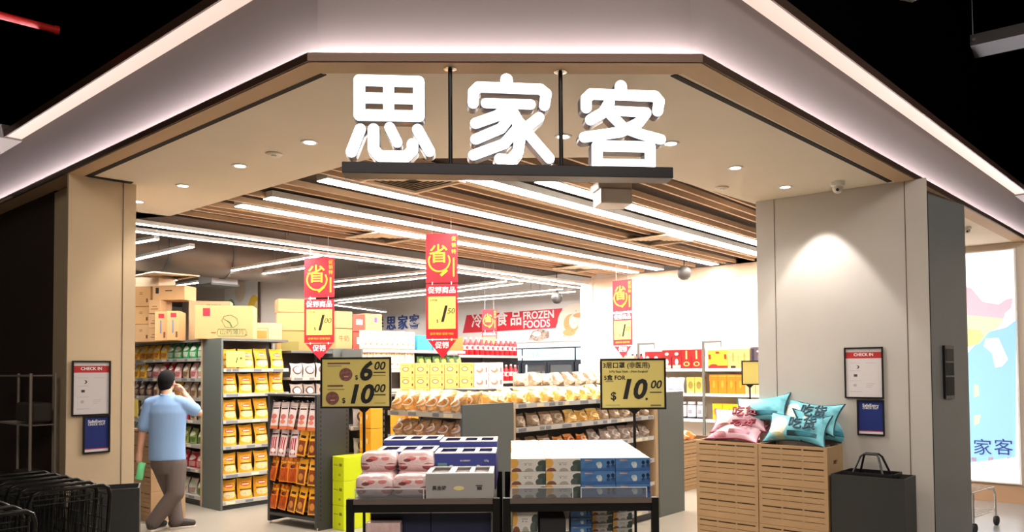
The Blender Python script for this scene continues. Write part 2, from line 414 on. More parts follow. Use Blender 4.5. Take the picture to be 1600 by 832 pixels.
# downlights in the soffit
m_lamp = mat('lit_lamp', (255, 244, 228), .5, emit=16)
dls = [((484, 222), 'nearest the sign on the oak column side'), ((375, 259), 'second from the sign toward the oak column'), ((286, 290), 'third from the sign toward the oak column'), ((216, 315), 'at the oak column edge'),
       ((880, 213), 'behind the sign between the second and third characters'), ((1048, 224), 'at the third character of the sign'), ((1149, 262), 'midway between the sign and the beige column'), ((1227, 292), 'close above the beige column'), ((660, 216), 'behind the first character of the sign')]
def spot(name, P, target, power, size, blend=.3, col=(1, .93, .84), r=.03):
    l = bpy.data.lights.new(name, 'SPOT'); l.energy = power; l.spot_size = R_(size); l.spot_blend = blend; l.color = col; l.shadow_soft_size = r
    o = bpy.data.objects.new(name, l); COL.objects.link(o); o.location = P
    o.rotation_euler = (Vector(target)-Vector(P)).to_track_quat('-Z', 'Y').to_euler(); return o
for (x, y), wl in dls:
    p = onz(x, y, H); t = thing('downlight', f'round white recessed downlight, {wl}', 'downlight', (p.x, p.y, H), 'downlights of the cream soffit')
    mb = MB(); mb.lathe([(.040, -.001), (.040, -.006), (.058, -.006), (.060, 0), (.058, .002), (.042, .002)], 24); mb.build('trim_ring', WHITE, t, smooth=True)
    mb = MB(); mb.lathe([(.0401, .0), (.0401, -.0035), (.02, -.004), (.001, -.004)], 24); mb.build('lamp', m_lamp, t)
    s = spot('downlight_beam', (p.x, p.y, H-.02), (p.x, p.y, 0), P_DOWN, 100, .6); s.parent = None
# wall washers on the two columns and the white wall
pw = onp(1290, 430, (*Br, 0), (*n, 0)); spot('wall_wash', (pw.x+n.x*.30, pw.y+n.y*.30, H-.03), (pw.x+n.x*.02, pw.y+n.y*.02, 1.4), P_WALLWASH*.9, 66, .3, (1, .96, .92))
pw = Vector((-3.0, 6.75, 0)); spot('wall_wash', (-3.0+.1, 5.95, H-.03), (-3.12, 6.25, 1.6), P_WALLWASH*.12, 46, .5)
for k, d in enumerate((.3, 1.25, 2.2)):
    q = W0 + DL2*(d-.5) - DR2*.28; spot('wall_wash', (q.x, q.y, 3.2), (q.x+DR.x*.2, q.y+DR.y*.2, 1.5), P_WALLWASH*1.5, 75, .35, (1, .92, .84))
# soffit discs and cameras
for (x, y), wl in (((428, 240), 'between the two downlights on the oak column side'), ((1128, 293), 'below the downlights on the beige column side')):
    p = onz(x, y, H); t = thing('smoke_detector', f'flat round detector disc {wl}', 'smoke detector', (p.x, p.y, H))
    mb = MB(); mb.lathe([(.058, 0), (.058, -.008), (.05, -.014), (.001, -.014)], 20); mb.build('disc', BEIGE, t, smooth=True)
    mb = MB(); mb.lathe([(.018, -.0141), (.016, -.022), (.001, -.022)], 14); mb.build('sensor_head', WHITE, t, smooth=True)
def dome_cam(P, label, s=1.0):
    t = thing('dome_camera', label, 'security camera', P)
    mb = MB(); mb.lathe([(.055*s, 0), (.055*s, -.035*s), (.045*s, -.04*s), (.001, -.04*s)], 20); mb.build('camera_base', WHITE, t, smooth=True)
    mb = MB(); mb.lathe([(.042*s, -.0401*s), (.042*s, -.06*s), (.034*s, -.08*s), (.018*s, -.092*s), (.001, -.094*s)], 20); mb.build('eyeball', mat('ivory_plastic', (222, 214, 202), .35), t, smooth=True)
    mb = MB(); mb.lathe([(.013*s, 0), (.013*s, -.006*s), (.001, -.006*s)], 12, M=Matrix.Translation((-.02*s, -.034*s, -.07*s)) @ Matrix.Rotation(R_(-70), 4, 'X')); mb.build('lens', mat('dark_glass', (18, 18, 22), .1, coat=1), t)
p = onz(1309, 285, H); dome_cam((p.x, p.y, H), 'white dome camera under the soffit above the beige column')
p = onz(1565, 383, H); dome_cam((p.x, p.y, H), 'white dome camera above the lit map panel')
p = onz(1512, 352, H); dome_cam((p.x+.05, p.y+.1, H), 'small dome camera half behind the dark grey pillar', .8)
# air diffusers
def diffuser(x, y, s, label, z=None):
    z = z or ZS-.03; p = onz(x, y, z); t = thing('air_diffuser', label, 'air vent', fr((p.x, p.y, z), ZR))
    mb = MB(); h = s/2
    for a in range(4):
        Mr = Matrix.Rotation(a*math.pi/2, 4, 'Z'); mb.prism([(-h, -h), (h, -h), (h-.03, -h+.03), (-h+.03, -h+.03)], -.004, .012, 0, Mr)
    mb.build('frame', mat('cream_vent_frame', (226, 204, 176), .5), t)
    for k in range(1, 6):
        r0 = h-.03-k*(h-.05)/6; mb = MB()
        for a in range(4):
            Mr = Matrix.Rotation(a*math.pi/2, 4, 'Z')
            vs = [Vector((-r0, -r0, 0)), Vector((r0, -r0, 0)), Vector((r0+.034, -r0-.034, .010)), Vector((-r0-.034, -r0-.034, .010))]
            vs += [v+Vector((0, 0, .002)) for v in vs]
            mb.add([Mr @ v for v in vs], [(0, 1, 2, 3), (7, 6, 5, 4), (0, 4, 5, 1), (1, 5, 6, 2), (2, 6, 7, 3), (3, 7, 4, 0)])
        mb.build('louvre_ring', _M['cream_vent_frame'], t)
    mb = MB(); mb.box(-h+.03, -h+.03, .013, h-.03, h-.03, .016); mb.build('back_plate', mat('vent_dark', (70, 56, 46), .8), t)
diffuser(645, 284, .62, 'large square louvred air diffuser just under the sign beam')
diffuser(598, 373, .62, 'square air diffuser at the edge of the slats above the taller promotion sign')
diffuser(1027, 377, .62, 'square air diffuser between slat lights near the beige column')
diffuser(905, 421, .6, 'square air diffuser farthest back in the slats')
diffuser(585, 440, .62, 'square air diffuser in the open ceiling right of the first promotion sign', 3.5)
diffuser(260, 432, .62, 'square air diffuser in the open ceiling above the stacked cartons', 3.0)
# ================================================================ SHOP SIGN
SY = ony(797, 262, 3.86)
SGN = Matrix.Translation((SY.x, SY.y, SY.z)) @ Matrix.Rotation(R_(5.2), 4, 'Z')
sg = thing('shop_sign', 'glowing white three character sign on a black beam hung from the fascia edge', 'sign', SGN)
PM = 1296.0
def cap(mb, p, q, hw, z0, z1):
    d = (Vector(q)-Vector(p)); a = math.atan2(d.y, d.x); pts = []
    for k in range(9): t = a+math.pi/2+math.pi*k/8; pts.append((p[0]+hw*math.cos(t), p[1]+hw*math.sin(t)))
    for k in range(9): t = a-math.pi/2+math.pi*k/8; pts.append((q[0]+hw*math.cos(t), q[1]+hw*math.sin(t)))
    n_ = len(pts)
    vs = [(x, z0, z) for x, z in pts]+[(x, z1, z) for x, z in pts]
    mb.add(vs, [tuple(range(n_))], 0); mb.add(vs, [tuple(range(2*n_-1, n_-1, -1))]+[(i, n_+i, n_+(i+1) % n_, (i+1) % n_) for i in range(n_)], 1)
def character(name, strokes, ox):
    """strokes in tracing units; ox brings the tracing onto the beam"""
    mb = MB(); fc = MB()
    for i, (hw, pts) in enumerate(strokes):
        P = [((x+ox)/PM, (690-y)/PM) for x, y in pts]; y0 = -.045-.0002*(i % 4)
        for a, b_ in zip(P, P[1:]):
            cap(fc, a, b_, (hw-1.5)/PM, y0, y0+.004); cap(mb, a, b_, (hw+1.5)/PM, y0+.0045, .03)
    r = mb.build(name, [m_return, m_return], sg); fc.build('lit_face', [m_lit, m_lit], r); return r
m_lit = mat('lit_acrylic', (255, 255, 255), .4, emit=E_LETTER); m_return = mat('satin_letter_return', (92, 94, 108), .35, .6)
C1 = -((797-520)*4.16)
ch1 = [(38, [(183, 157), (183, 382), (560, 382), (560, 157), (183, 157)]), (36, [(368, 157), (368, 382)]), (36, [(183, 271), (560, 271)]),
       (37, [(188, 474), (132, 622)]), (38, [(272, 472), (272, 600), (310, 645), (480, 645), (518, 605), (519, 563)]), (35, [(374, 458), (422, 555)]), (37, [(552, 468), (628, 608)])]
character('character', ch1, C1)
ch2 = [(42, [(1128, 128), (1130, 165)]), (37, [(910, 288), (912, 215), (945, 181), (1350, 185), (1388, 215), (1375, 292)]), (34, [(992, 286), (1286, 288)]),
       (37, [(1145, 300), (1070, 365), (925, 420)]), (36, [(1150, 372), (1090, 450), (925, 524)]), (36, [(1195, 450), (1110, 550), (910, 628)]),
       (38, [(1150, 310), (1195, 390), (1215, 500), (1200, 600), (1150, 658), (1080, 650)]), (36, [(1340, 372), (1255, 440)]), (36, [(1210, 405), (1275, 490), (1405, 640)])]
character('character', ch2, C1)
o8 = 1165
ch3 = [(42, [(720, 152), (722, 185)]), (38, [(487, 300), (487, 240), (520, 208), (950, 212), (978, 245), (966, 310)]), (38, [(642, 262), (600, 330), (515, 380)]), (34, [(650, 315), (890, 322)]),
       (37, [(888, 326), (840, 390), (720, 455), (472, 496)]), (36, [(640, 332), (740, 430), (840, 465), (985, 500)]), (38, [(557, 552), (557, 672), (912, 672), (912, 552), (557, 552)])]
character('character', [(h_, [(x+o8, y) for x, y in p]) for h_, p in ch3], C1)
mb = MB(); mb.box(-.83, -.07, -.058, .825, .05, -.002); mb.build('beam', mat('black_sign_beam', (44, 42, 44), .35, .5), sg, bevel=.003)
for x in (-.30, .27):
    zt = H-SY.z
    mb = MB(); mb.tube([(x, .052, -.01), (x, .052, zt)], .011, 12); pl = mb.build('pole', BLACKM, sg, smooth=True)
    mb = MB(); mb.lathe([(.034, zt-.001), (.034, zt-.008), (.012, zt-.012)], 20, (x, .052, 0)); mb.build('flange', CHROME, pl, smooth=True)
# grey sensor box hanging from the slats
p = ony(955, 300, 6.6); t = thing('hanging_sensor_box', 'pale grey two-step box hung from the slats behind the sign beam', 'ceiling sensor', fr((p.x, p.y, p.z), R_(10)))
mb = MB(); mb.box(-.15, -.12, .0, .15, .12, ZS-p.z); mb.build('upper_housing', mat('pale_grey_plastic', (206, 198, 190), .5), t, bevel=.008)
mb = MB(); mb.box(-.135, -.14, -.13, .145, .10, -.002); mb.build('lower_housing', _M['pale_grey_plastic'], t, bevel=.008)
# ================================================================ COLUMN NOTICES
def poster(P, rz, wd, h, kind, label):
    t = thing('framed_notice', label, 'poster', Matrix.Translation(Vector(P)) @ Matrix.Rotation(rz, 4, 'Z'))
    f = .012; mb = MB()
    mb.box(-wd/2, -.016, -h/2, wd/2, 0, -h/2+f); mb.box(-wd/2, -.016, h/2-f, wd/2, 0, h/2); mb.box(-wd/2, -.016, -h/2+f, -wd/2+f, 0, h/2-f); mb.box(wd/2-f, -.016, -h/2+f, wd/2, 0, h/2-f)
    mb.build('frame', mat('black_poster_frame', (24, 20, 20), .35), t)
    if kind == 'check':
        mb = MB(); mb.box(-wd/2+f, -.006, -h/2+f, wd/2-f, -.001, h/2-f)
        sh = mb.build('sheet', pmat('check_in_sheet', (214, 206, 206), [('r', .0, .80, 1, .93, (190, 52, 52)), ('o', .32, .62, .06, .035, (60, 56, 60)), ('o', .29, .62, .05, .03, (214, 206, 206)), ('r', .22, .42, .32, .47, (70, 66, 68)),
             ('o', .25, .24, .05, .03, (180, 172, 176)), ('r', .1, .70, .42, .705, (170, 164, 166)), ('r', .1, .54, .42, .545, (160, 154, 158)), ('r', .1, .33, .42, .335, (160, 154, 158)), ('r', .1, .10, .45, .108, (160, 154, 158)),
             ('r', .56, .27, .8, .275, (150, 144, 146)), ('r', .56, .235, .76, .24, (150, 144, 146)), ('r', .56, .2, .7, .205, (150, 144, 146)), ('r', .56, .7, .86, .705, (170, 164, 166))], .4), t)
        text('CHECK IN', 0, -.0065, h*.365*.97, .034, WPR, sh, bold=.02)
    else:
        mb = MB(); mb.box(-wd/2+f, -.006, -h/2+f, wd/2-f, -.001, h/2-f)
        sh = mb.build('sheet', pmat('blue_sheet', (38, 52, 118), [('r', 0, 0, 1, .07, (226, 220, 224)), ('r', 0, .075, 1, .10, (190, 60, 70)), ('n', 14, .10, (70, 84, 150), .1, .4)], .35), t)
        text('SafeEntry', 0, -.0065, h*.34, .034, WPR, sh, bold=.015); text('CHECK OUT', 0, -.0065, h*.26, .022, WPR, sh, bold=.01)
nl = Vector((DR.y, -DR.x, 0))*.004
def wallpt(x, y, p, d): d3 = Vector((d.y, -d.x, 0)); return onp(x, y, (p.x, p.y, 0), d3)
dl_ = (B-A).normalized(); dr_ = (Ar-Br).normalized()
rzl, rzr = math.atan2(dl_.y, dl_.x), math.atan2(dr_.y, dr_.x)
ofl = Vector((dl_.y, -dl_.x, 0))*.003; ofr = Vector((dr_.y, -dr_.x, 0))*.003
poster(wallpt(142, 607, A, dl_)+ofl, rzl, .285, .43, 'check', 'large white check in notice with red header on the oak column')
poster(wallpt(150, 679, A, dl_)+ofl, rzl, .20, .295, 'blue', 'small blue notice hanging below the white one on the oak column')
poster(wallpt(1350, 583, Br, dr_)+ofr, rzr, .31, .435, 'check', 'large white check in notice with red header on the beige column')
poster(wallpt(1361, 653, Br, dr_)+ofr, rzr, .215, .30, 'blue', 'small blue notice hanging below the white one on the beige column')
# card reader on the dark pillar
pp = onp(1480, 582, (Dp1.x, Dp1.y, 0), (tt.y, -tt.x, 0)); t = thing('access_panel', 'tall narrow black access panel fixed to the dark grey pillar', 'access panel', Matrix.Translation(pp+Vector((tt.y, -tt.x, 0))*.002) @ Matrix.Rotation(math.atan2(tt.y, tt.x), 4, 'Z'))
mb = MB(); mb.box(-.115, -.022, -.24, .115, 0, .24); mb.build('housing', mat('gloss_black', (20, 20, 20), .25), t, bevel=.006)
mb = MB(); mb.box(-.09, -.025, .10, .09, -.0225, .21); mb.build('screen', mat('smoked_screen', (24, 24, 26), .5), t)
mb = MB(); mb.box(-.09, -.025, -.03, .09, -.0225, .085); mb.build('reader_plate', mat('black_plate', (34, 33, 33), .7), t)
mb = MB(); mb.box(-.09, -.025, -.21, .09, -.0225, -.045); mb.build('lower_plate', _M['black_plate'], t)
# ================================================================ ALCOVE WITH LIT MAP
LBp = onz(1560, 785, .0); lbn = -DR
def lbpt(x, y, d=0): return onp(x, y, LBp+lbn*d, tuple(lbn))
wall('wall_alcove', LBp+DL*3.0, LBp-DL*3.5, .15, 0, H, mat('cream_alcove', (236, 222, 206), .7), DR2)
lb0, lb1 = lbpt(1470, 760), lbpt(1597, 757); zb = (lb1.z); zt = lbpt(1560, 391).z; LW = (lb1-lb0).length
t = thing('map_lightbox', 'large lit wall panel with pink and blue map and dark blue characters', 'lit sign', Matrix.Translation((lb0.x, lb0.y, zb)) @ Matrix.Rotation(ZL, 4, 'Z'))
hh = zt-zb
mb = MB(); mb.box(0, -.07, 0, LW, -.005, hh); mb.build('case', mat('white_case', (244, 240, 236), .5), t)
def lit(name, c, k=1): return mat(name, c, .5, emit=E_MAP*k)
mb = MB(); mb.box(.02, -.074, .02, LW-.02, -.071, hh-.02); panel = mb.build('lit_panel', lit('lit_white', (250, 246, 246), 1.2), t)
Mi = (Matrix.Translation((lb0.x, lb0.y, zb)) @ Matrix.Rotation(ZL, 4, 'Z')).inverted()
def mappoly(name, pts, m_, k):
    P = [Mi @ lbpt(x, y, .074) for x, y in pts]; mb = MB(); n_ = len(P); y0 = -.0745-.0008*k
    mb.add([(p.x, y0, p.z) for p in P]+[(p.x, y0+.0005, p.z) for p in P], [tuple(range(n_-1, -1, -1)), tuple(range(n_, 2*n_))]+[(i, (i+1) % n_, n_+(i+1) % n_, n_+i) for i in range(n_)])
    mb.build(name, m_, panel)
mappoly('sea', [(1505, 560), (1540, 520), (1572, 512), (1588, 500), (1587, 715), (1505, 725)], lit('lit_sea', (150, 202, 232), .62), 0)
mappoly('land', [(1505, 448), (1517, 450), (1536, 472), (1560, 476), (1572, 468), (1583, 466), (1580, 482), (1570, 490), (1569, 498), (1505, 500)], lit('lit_pink', (240, 190, 208), .6), 1)
mappoly('land', [(1505, 492), (1569, 498), (1560, 512), (1545, 520), (1530, 538), (1505, 541)], lit('lit_green', (204, 218, 190), .6), 2)
mappoly('land', [(1505, 514), (1532, 516), (1536, 526), (1528, 538), (1505, 545)], lit('lit_orange', (240, 206, 150), .6), 3)
mappoly('land', [(1540, 530), (1560, 528), (1575, 562), (1566, 573), (1555, 575), (1550, 552), (1537, 541)], lit('lit_grey_land', (226, 222, 224), .7), 4)
mappoly('land', [(1522, 600), (1529, 603), (1530, 618), (1522, 622)], lit('lit_green', (204, 218, 190), .6), 5)
mappoly('land', [(1522, 650), (1533, 648), (1530, 662), (1522, 666)], lit('lit_green', (204, 218, 190), .6), 6)
BLUEI = lit('lit_blue_letter', (52, 70, 150), .12); REDI = lit('lit_red_letter', (220, 110, 120), .3)
for ch_, x in (('思', 1490), ('家', 1535), ('客', 1568)):
    p = Mi @ lbpt(x, 701, .08); text(ch_, p.x, -.081, p.z, .215, BLUEI, panel)
for ch_, x in (('超', 1548), ('市', 1575), ('鲜', 1522)):
    p = Mi @ lbpt(x, 719, .08); text(ch_, p.x, -.081, p.z, .06, REDI, panel)
c = MB(); Mb = Matrix.Translation((lb0.x, lb0.y, 0)) @ Matrix.Rotation(ZL, 4, 'Z'); c.box(-.5, -.03, 0, LW+2, -.001, zb-.03, 0, Mb); struct(c.build('baseboard_alcove', mat('alcove_oak', (176, 140, 108), .5)))
# chrome rolling rack half behind the pillar
p = onz(1556, 822, 0); TR = fr((p.x, p.y, 0.004), R_(40))
t = thing('rolling_rack', 'chrome wire rolling rack standing before the lit map', 'rack', TR)
for x, y in ((0, 0), (.02, .55), (-.62, 0), (-.60, .55)):
    mb = MB(); mb.tube([(x, y, .1), (x, y, .34), (x-.06, y, .40), (x-.2, y, .41)] if x > -.3 else [(x, y, .1), (x, y, .41)], .012, 8); l_ = mb.build('leg', CHROME, t, smooth=True)
    mb = MB(); mb.lathe([(.001, -.018), (.045, -.018), (.05, -.012), (.05, .012), (.045, .018), (.001, .018)], 16, M=Matrix.Translation((x+.02, y, .05)) @ Matrix.Rotation(R_(90), 4, 'X')); mb.build('caster', mat('black_rubber', (28, 28, 28), .7), l_, smooth=True)
mb = MB()
for z in (.16, .41):
    for y in (0, .55): mb.tube([(-.64, y, z), (-.02, y, z)], .007, 6)
    for k in range(7): mb.tube([(-.6+k*.1, 0, z), (-.6+k*.1, .55, z)], .004, 6)
mb.build('wire_shelf', CHROME, t)
# ================================================================ WOODEN CRATES, BINS
m_crate = mat('pine_crate', (178, 144, 104), .65, noise=.14, nscale=7, bump=.08); m_slit = mat('crate_inside', (92, 66, 44), .8)
def crate_mesh(wd=.59, dp=.40, h=.345, cols=3):
    t = .012; fs = {}
    mb = MB()
    def face(x0, x1, M):
        mb.box(x0, 0, 0, x0+.022, t, h, 0, M); mb.box(x1-.022, 0, 0, x1, t, h, 0, M)
        rows = [0, .025, .057, .062, .105, .110, .155, .167, .215, .220, .262, .267, .315, .327, h]
        W = x1-x0-.044; cw = W/cols; g = .016
        slz = [(.057, .062), (.105, .110), (.150, .162), (.215, .220), (.262, .267), (.308, .320)]
        z = 0
        for a, b_ in slz:
            mb.box(x0+.022, 0, z, x1-.022, t, a, 0, M)
            for k in range(cols+1):
                xa = x0+.022+k*cw-g/2 if k else x0+.022; xb = x0+.022+k*cw+g/2 if k < cols else x1-.022
                mb.box(max(xa, x0+.022), 0, a, min(xb, x1-.022), t, b_, 0, M)
            z = b_
        mb.box(x0+.022, 0, z, x1-.022, t, h, 0, M)
    face(0, wd, Matrix.Identity(4)); face(0, wd, Matrix.Translation((wd, dp, 0)) @ Matrix.Rotation(math.pi, 4, 'Z'))
    return mb
def side_mesh(dp=.40, h=.345, wd=.59):
    mb = MB(); t = .012
    for x in (0,):
        mb.box(x, t, 0, x+t, dp-t, .19); mb.box(x, t, .225, x+t, dp-t, h); mb.box(x, t, .19, x+t, .15, .225); mb.box(x, dp-.15, .19, x+t, dp-t, .225)
    return mb
cr_f, cr_s = crate_mesh().mesh('front_board', m_crate), side_mesh().mesh('side_board', m_crate)
mb = MB(); mb.box(.012, .012, .004, .578, .388, .014); cr_b = mb.mesh('bottom', m_crate)
mb = MB(); mb.box(.02, .016, .016, .57, .384, .03); 
cr_l = MB().box(.013, .0135, .015, .577, .0165, .34).box(.013, .3835, .015, .577, .3865, .34).box(.0125, .017, .015, .0155, .383, .34).box(.5745, .017, .015, .5775, .383, .34).mesh('liner', m_slit)
def crate(M, label, group):
    t = thing('wooden_crate', label, 'crate', M, group)
    link(cr_s, 'side_wall', t, Matrix.Translation((.578, 0, 0)))
    for me, nm in ((cr_f, 'slatted_wall'), (cr_s, 'side_wall'), (cr_b, 'bottom'), (cr_l, 'liner')): link(me, nm, t)
    return t
CRo = Vector((2.60, 6.37, 0)) + DL*1.19
FC = fr(CRo, ZL)
CH = .347
for cidx, cn in enumerate(('under the pink pillows', 'under the teal pillows')):
    for k, kn in enumerate(('bottom', 'middle', 'top')):
        crate(FC @ Matrix.Translation((cidx*.597, random.uniform(-.004, .004), k*CH)), f'slatted pine crate {cn}, {kn} of three', 'pine crates by the beige column')
def crate_stack(O, rz, n_, where):
    for k in range(n_): crate(fr(O, rz) @ Matrix.Translation((0, 0, k*CH)), f'slatted pine crate {where}, {ORD[k]} from the floor', 'pine crates inside the shop')
q = onz(215, 812, 0); crate_stack(q+DL*.25, ZL, 3, 'in the stack behind the walking shopper')
# black bin
def bin_(O, rz, wd, dp, h, label):
    t = thing('basket_bin', label, 'bin', fr(O, rz)); th = .012
    mb = MB(); mb.box(0, 0, 0, wd, dp, .012); mb.build('bottom', m_bin, t)
    for nm, bx in (('front_panel', (0, 0, .012, wd, th, h)), ('back_panel', (0, dp-th, .012, wd, dp, h)), ('side_panel', (0, th, .012, th, dp-th, h)), ('side_panel', (wd-th, th, .012, wd, dp-th, h))):
        mb = MB(); mb.box(*bx); mb.build(nm, m_bin, t)
    return t
m_bin = mat('black_bin_board', (46, 46, 44), .55, noise=.08, nscale=4)
BO = Vector((3.045, 6.0, 0)); bin_(BO+DL*.56, ZL, .56, .33, .825, 'black rectangular basket bin standing against the beige column')
Bq = onz(218, 763, .82); Bq.z = 0; bin_(Bq-Vector((math.cos(R_(24)), math.sin(R_(24)), 0))*.44, R_(24), .44, .30, .82, 'black rectangular basket bin beside the nested black trolleys')
# shopping baskets in the bin
def basket(M, label):
    t = thing('shopping_basket', label, 'basket', M)
    mb = MB()
    for z, s in ((0, .86), (.10, .93), (.2, 1.0)):
        a, b_ = .2*s, .125*s; mb.box(-a, -b_, z, a, -b_+.006, z+.03); mb.box(-a, b_-.006, z, a, b_, z+.03); mb.box(-a, -b_, z, -a+.006, b_, z+.03); mb.box(a-.006, -b_, z, a, b_, z+.03)
    for k in range(9):
        x = -.17+k*.0425
        for s in (-1, 1): mb.box(x-.004, s*.118-.004, 0, x+.004, s*.118+.004, .21)
    mb.box(-.17, -.105, -.004, .17, .105, .002); mb.build('tub', mat('black_basket_plastic', (24, 24, 25), .4), t)
    for s in (-1, 1):
        mb = MB(); mb.tube([(-.12, s*.11, .2), (-.07, s*.05, .35), (-.05, s*.03, .372), (.05, s*.03, .372), (.07, s*.05, .35), (.12, s*.11, .2)], .009, 8); mb.build('handle', _M['black_basket_plastic'], t, smooth=True)
bm_ = fr(BO+DL*.56, ZL)
basket(bm_ @ Matrix.Translation((.27, .165, .62)), 'black shopping basket with raised crossed handles inside the bin')
# ================================================================ SHELVING
SHELF = mat('cream_shelf', (206, 200, 192), .5); BACKP = mat('dark_back_panel', (70, 68, 66), .6)
def shelf_unit(O, rz, length, depth, height, zs, label, cat='shelf unit', posts=(0, 1), end_l=None, end_r=None, back=BACKP, post_m=None, base=True, rail_m=RAIL, ticks=True, top=True, group=None):
    t = thing('shelf_unit', label, cat, fr(O, rz), group)
    mb = MB(); mb.box(0, depth-.03, .02, length, depth, height); mb.build('back_panel', back, t)
    if base:
        mb = MB(); mb.box(0, .03, 0, length, depth-.03, .07); mb.build('plinth', DGREY, t)
    for z in zs:
        mb = MB(); mb.box(.003, .012, z-.03, length-.003, depth-.031, z); s = mb.build('shelf', SHELF, t)
        mb = MB(); mb.box(.003, 0, z-.04, length-.003, .0115, z+.004)
        if ticks:
            k = .04; rr = random.Random(int(z*100)+int(length*10))
            while k < length-.1:
                wd = rr.uniform(.05, .16); mb.box(k, -.0015, z-.034, min(k+wd, length-.01), .0002, z-.003, 1 if rr.random() < .75 else 2); k += wd+rr.uniform(.02, .25)
        mb.build('price_rail', [rail_m, mat('grey_ticket', (128, 132, 140), .5), mat('cream_ticket', (240, 226, 190), .5)], s)
    if top:
        mb = MB(); mb.box(0, .01, height-.03, length, depth-.031, height); mb.build('top_board', GREY, t)
    for e, x in ((end_l, -.03), (end_r, length)):
        if e:
            mb = MB(); mb.box(x+.002, 0, 0, x+.028, depth, height); mb.build('end_panel', e, t)
    for x in posts:
        mb = MB(); mb.box(x*length-.012, depth-.06, 0, x*length+.012, depth-.031, height)
        mb.build('upright', GREY, t)
    return t
# ---- product shapes
def pouch_mesh(name, wd, h, dp, m, seed=0, gus=.5, lump=.0, seal=.08, nu=8, nv=9):
    r = random.Random(seed); ph = [r.uniform(0, 6.28) for _ in range(4)]
    def surf(sg_):
        def fn(u, v):
            prof = math.sin(math.pi*min(max(u, 0), 1))**.55
            vert = (1-v)*gus + math.sin(math.pi*min(v*1.02, 1))**.7*(1-gus*.4)
            if v > 1-seal: vert = .02
            if v < .001: vert = gus*.9
            T = dp/2*prof*vert*(1+lump*math.sin(9*u+ph[0])*math.sin(7*v+ph[1]))
            xx = (u-.5)*wd*(1-.07*math.sin(math.pi*v)*(1 if v < .9 else 0)) + .006*math.sin(5*v+ph[2])
            lean = dp*.25*(v**2)
            return Vector((xx, sg_*T+lean-dp*.1, v*h - (.012*math.sin(math.pi*u) if v > .95 else 0)*math.sin(ph[3])))
        return fn
    mb = MB(); mb.grid(surf(-1), nu, nv); mb.grid(surf(1), nu, nv, flip=True)
    mb.add([surf(-1)(i/nu, 0) for i in range(nu+1)]+[surf(1)(i/nu, 0) for i in range(nu+1)], [(i, nu+1+i, nu+2+i, i+1) for i in range(nu)])
    return mb.mesh(name, m, smooth=True, weld=True)
def pillow_pack_mesh(name, L, h, dp, m, seed=0, lump=.2, m2=None):
    """a crimped pillow pack lying on its long side, crimps at both ends"""
    r = random.Random(seed); ph = [r.uniform(0, 6.28) for _ in range(4)]; mb = MB(); nu, nv = 12, 12
    def fn(u, v):
        e = min(1, min(u, 1-u)/.14); e = math.sin(e*math.pi/2)**.7
        a = 2*math.pi*v; k = e*(1+lump*.5*math.sin(3*math.pi*u*2+ph[0]+a))
        y = math.cos(a)*dp/2*max(k, .04); z = math.sin(a)*h/2*max(k, .3 if False else .12)
        return Vector(((u-.5)*L, y, h/2+z*(1 if z > 0 else .92)))
    mb.grid(fn, nu, nv); return mb.mesh(name, m, smooth=True, weld=True)
def carton_mesh(name, wd, dp, h, m, bev=.003, tape=None, flap=True):
    mb = MB(); mb.box(-wd/2, 0, 0, wd/2, dp, h)
    me = mb.mesh(name, [m]+([tape] if tape else []), bevel=bev, seg=1)
    return me
def giftbox_mesh(name, wd, dp, h, m):
    mb = MB(); mb.box(-wd/2, 0, 0, wd/2, dp, h*.62); mb.box(-wd/2-.003, -.003, h*.62+.0005, wd/2+.003, dp+.003, h)
    return mb.mesh(name, m, bevel=.002, seg=1)
def hang_mesh(name, wd, h, dp, m, seed=0):
    """flat pack with a header and a round hanging hole"""
    mb = MB(); r = random.Random(seed); p0 = r.uniform(0, 6)
    def surf(s):
        def fn(u, v):
            T = dp/2*math.sin(math.pi*u)**.5*(math.sin(math.pi*min(v/.82, 1))**.6 if v < .82 else .05)+.0006
            return Vector(((u-.5)*wd, s*T, -h+v*h))
        return fn
    mb.grid(surf(-1), 6, 10); mb.grid(surf(1), 6, 10, flip=True); return mb.mesh(name, m, smooth=True, weld=True)
def bottle_mesh(name, r, h, m):
    mb = MB(); mb.lathe([(r*.9, 0), (r, h*.03), (r, h*.6), (r*.92, h*.68), (r*.45, h*.8), (r*.4, h*.9), (r*.42, h*.9), (r*.42, h), (.001, h)], 12)
    return mb.mesh(name, m, smooth=True)
def jar_mesh(name, r, h, m):
    mb = MB(); mb.lathe([(r*.92, 0), (r, h*.05), (r, h*.72), (r*.85, h*.8), (r*.8, h*.82), (r*.84, h*.83), (r*.84, h), (.001, h)], 14); return mb.mesh(name, m, smooth=True)
def K(kind, meshes, desc, cat): return Kind(meshes, kind, desc, cat)
P = pmat
yb = P('yellow_pouch_print', (250, 178, 30), [('o', .5, .26, .40, .17, (236, 214, 160)), ('n', 9, .16, (110, 70, 40), .06, .36), ('r', .12, .40, .88, .47, (120, 74, 30)), ('o', .5, .68, .30, .10, (230, 80, 30)), ('r', .28, .66, .72, .71, (252, 230, 170)), ('r', 0, .93, 1, 1, (255, 200, 60))], .3, .12, bump=.25)
K_yellow = K('snack_pouch', [pouch_mesh('snack_pouch', .205, .265, .09, yb, s) for s in range(3)], 'yellow pouch of dried mushrooms', 'snack bag')
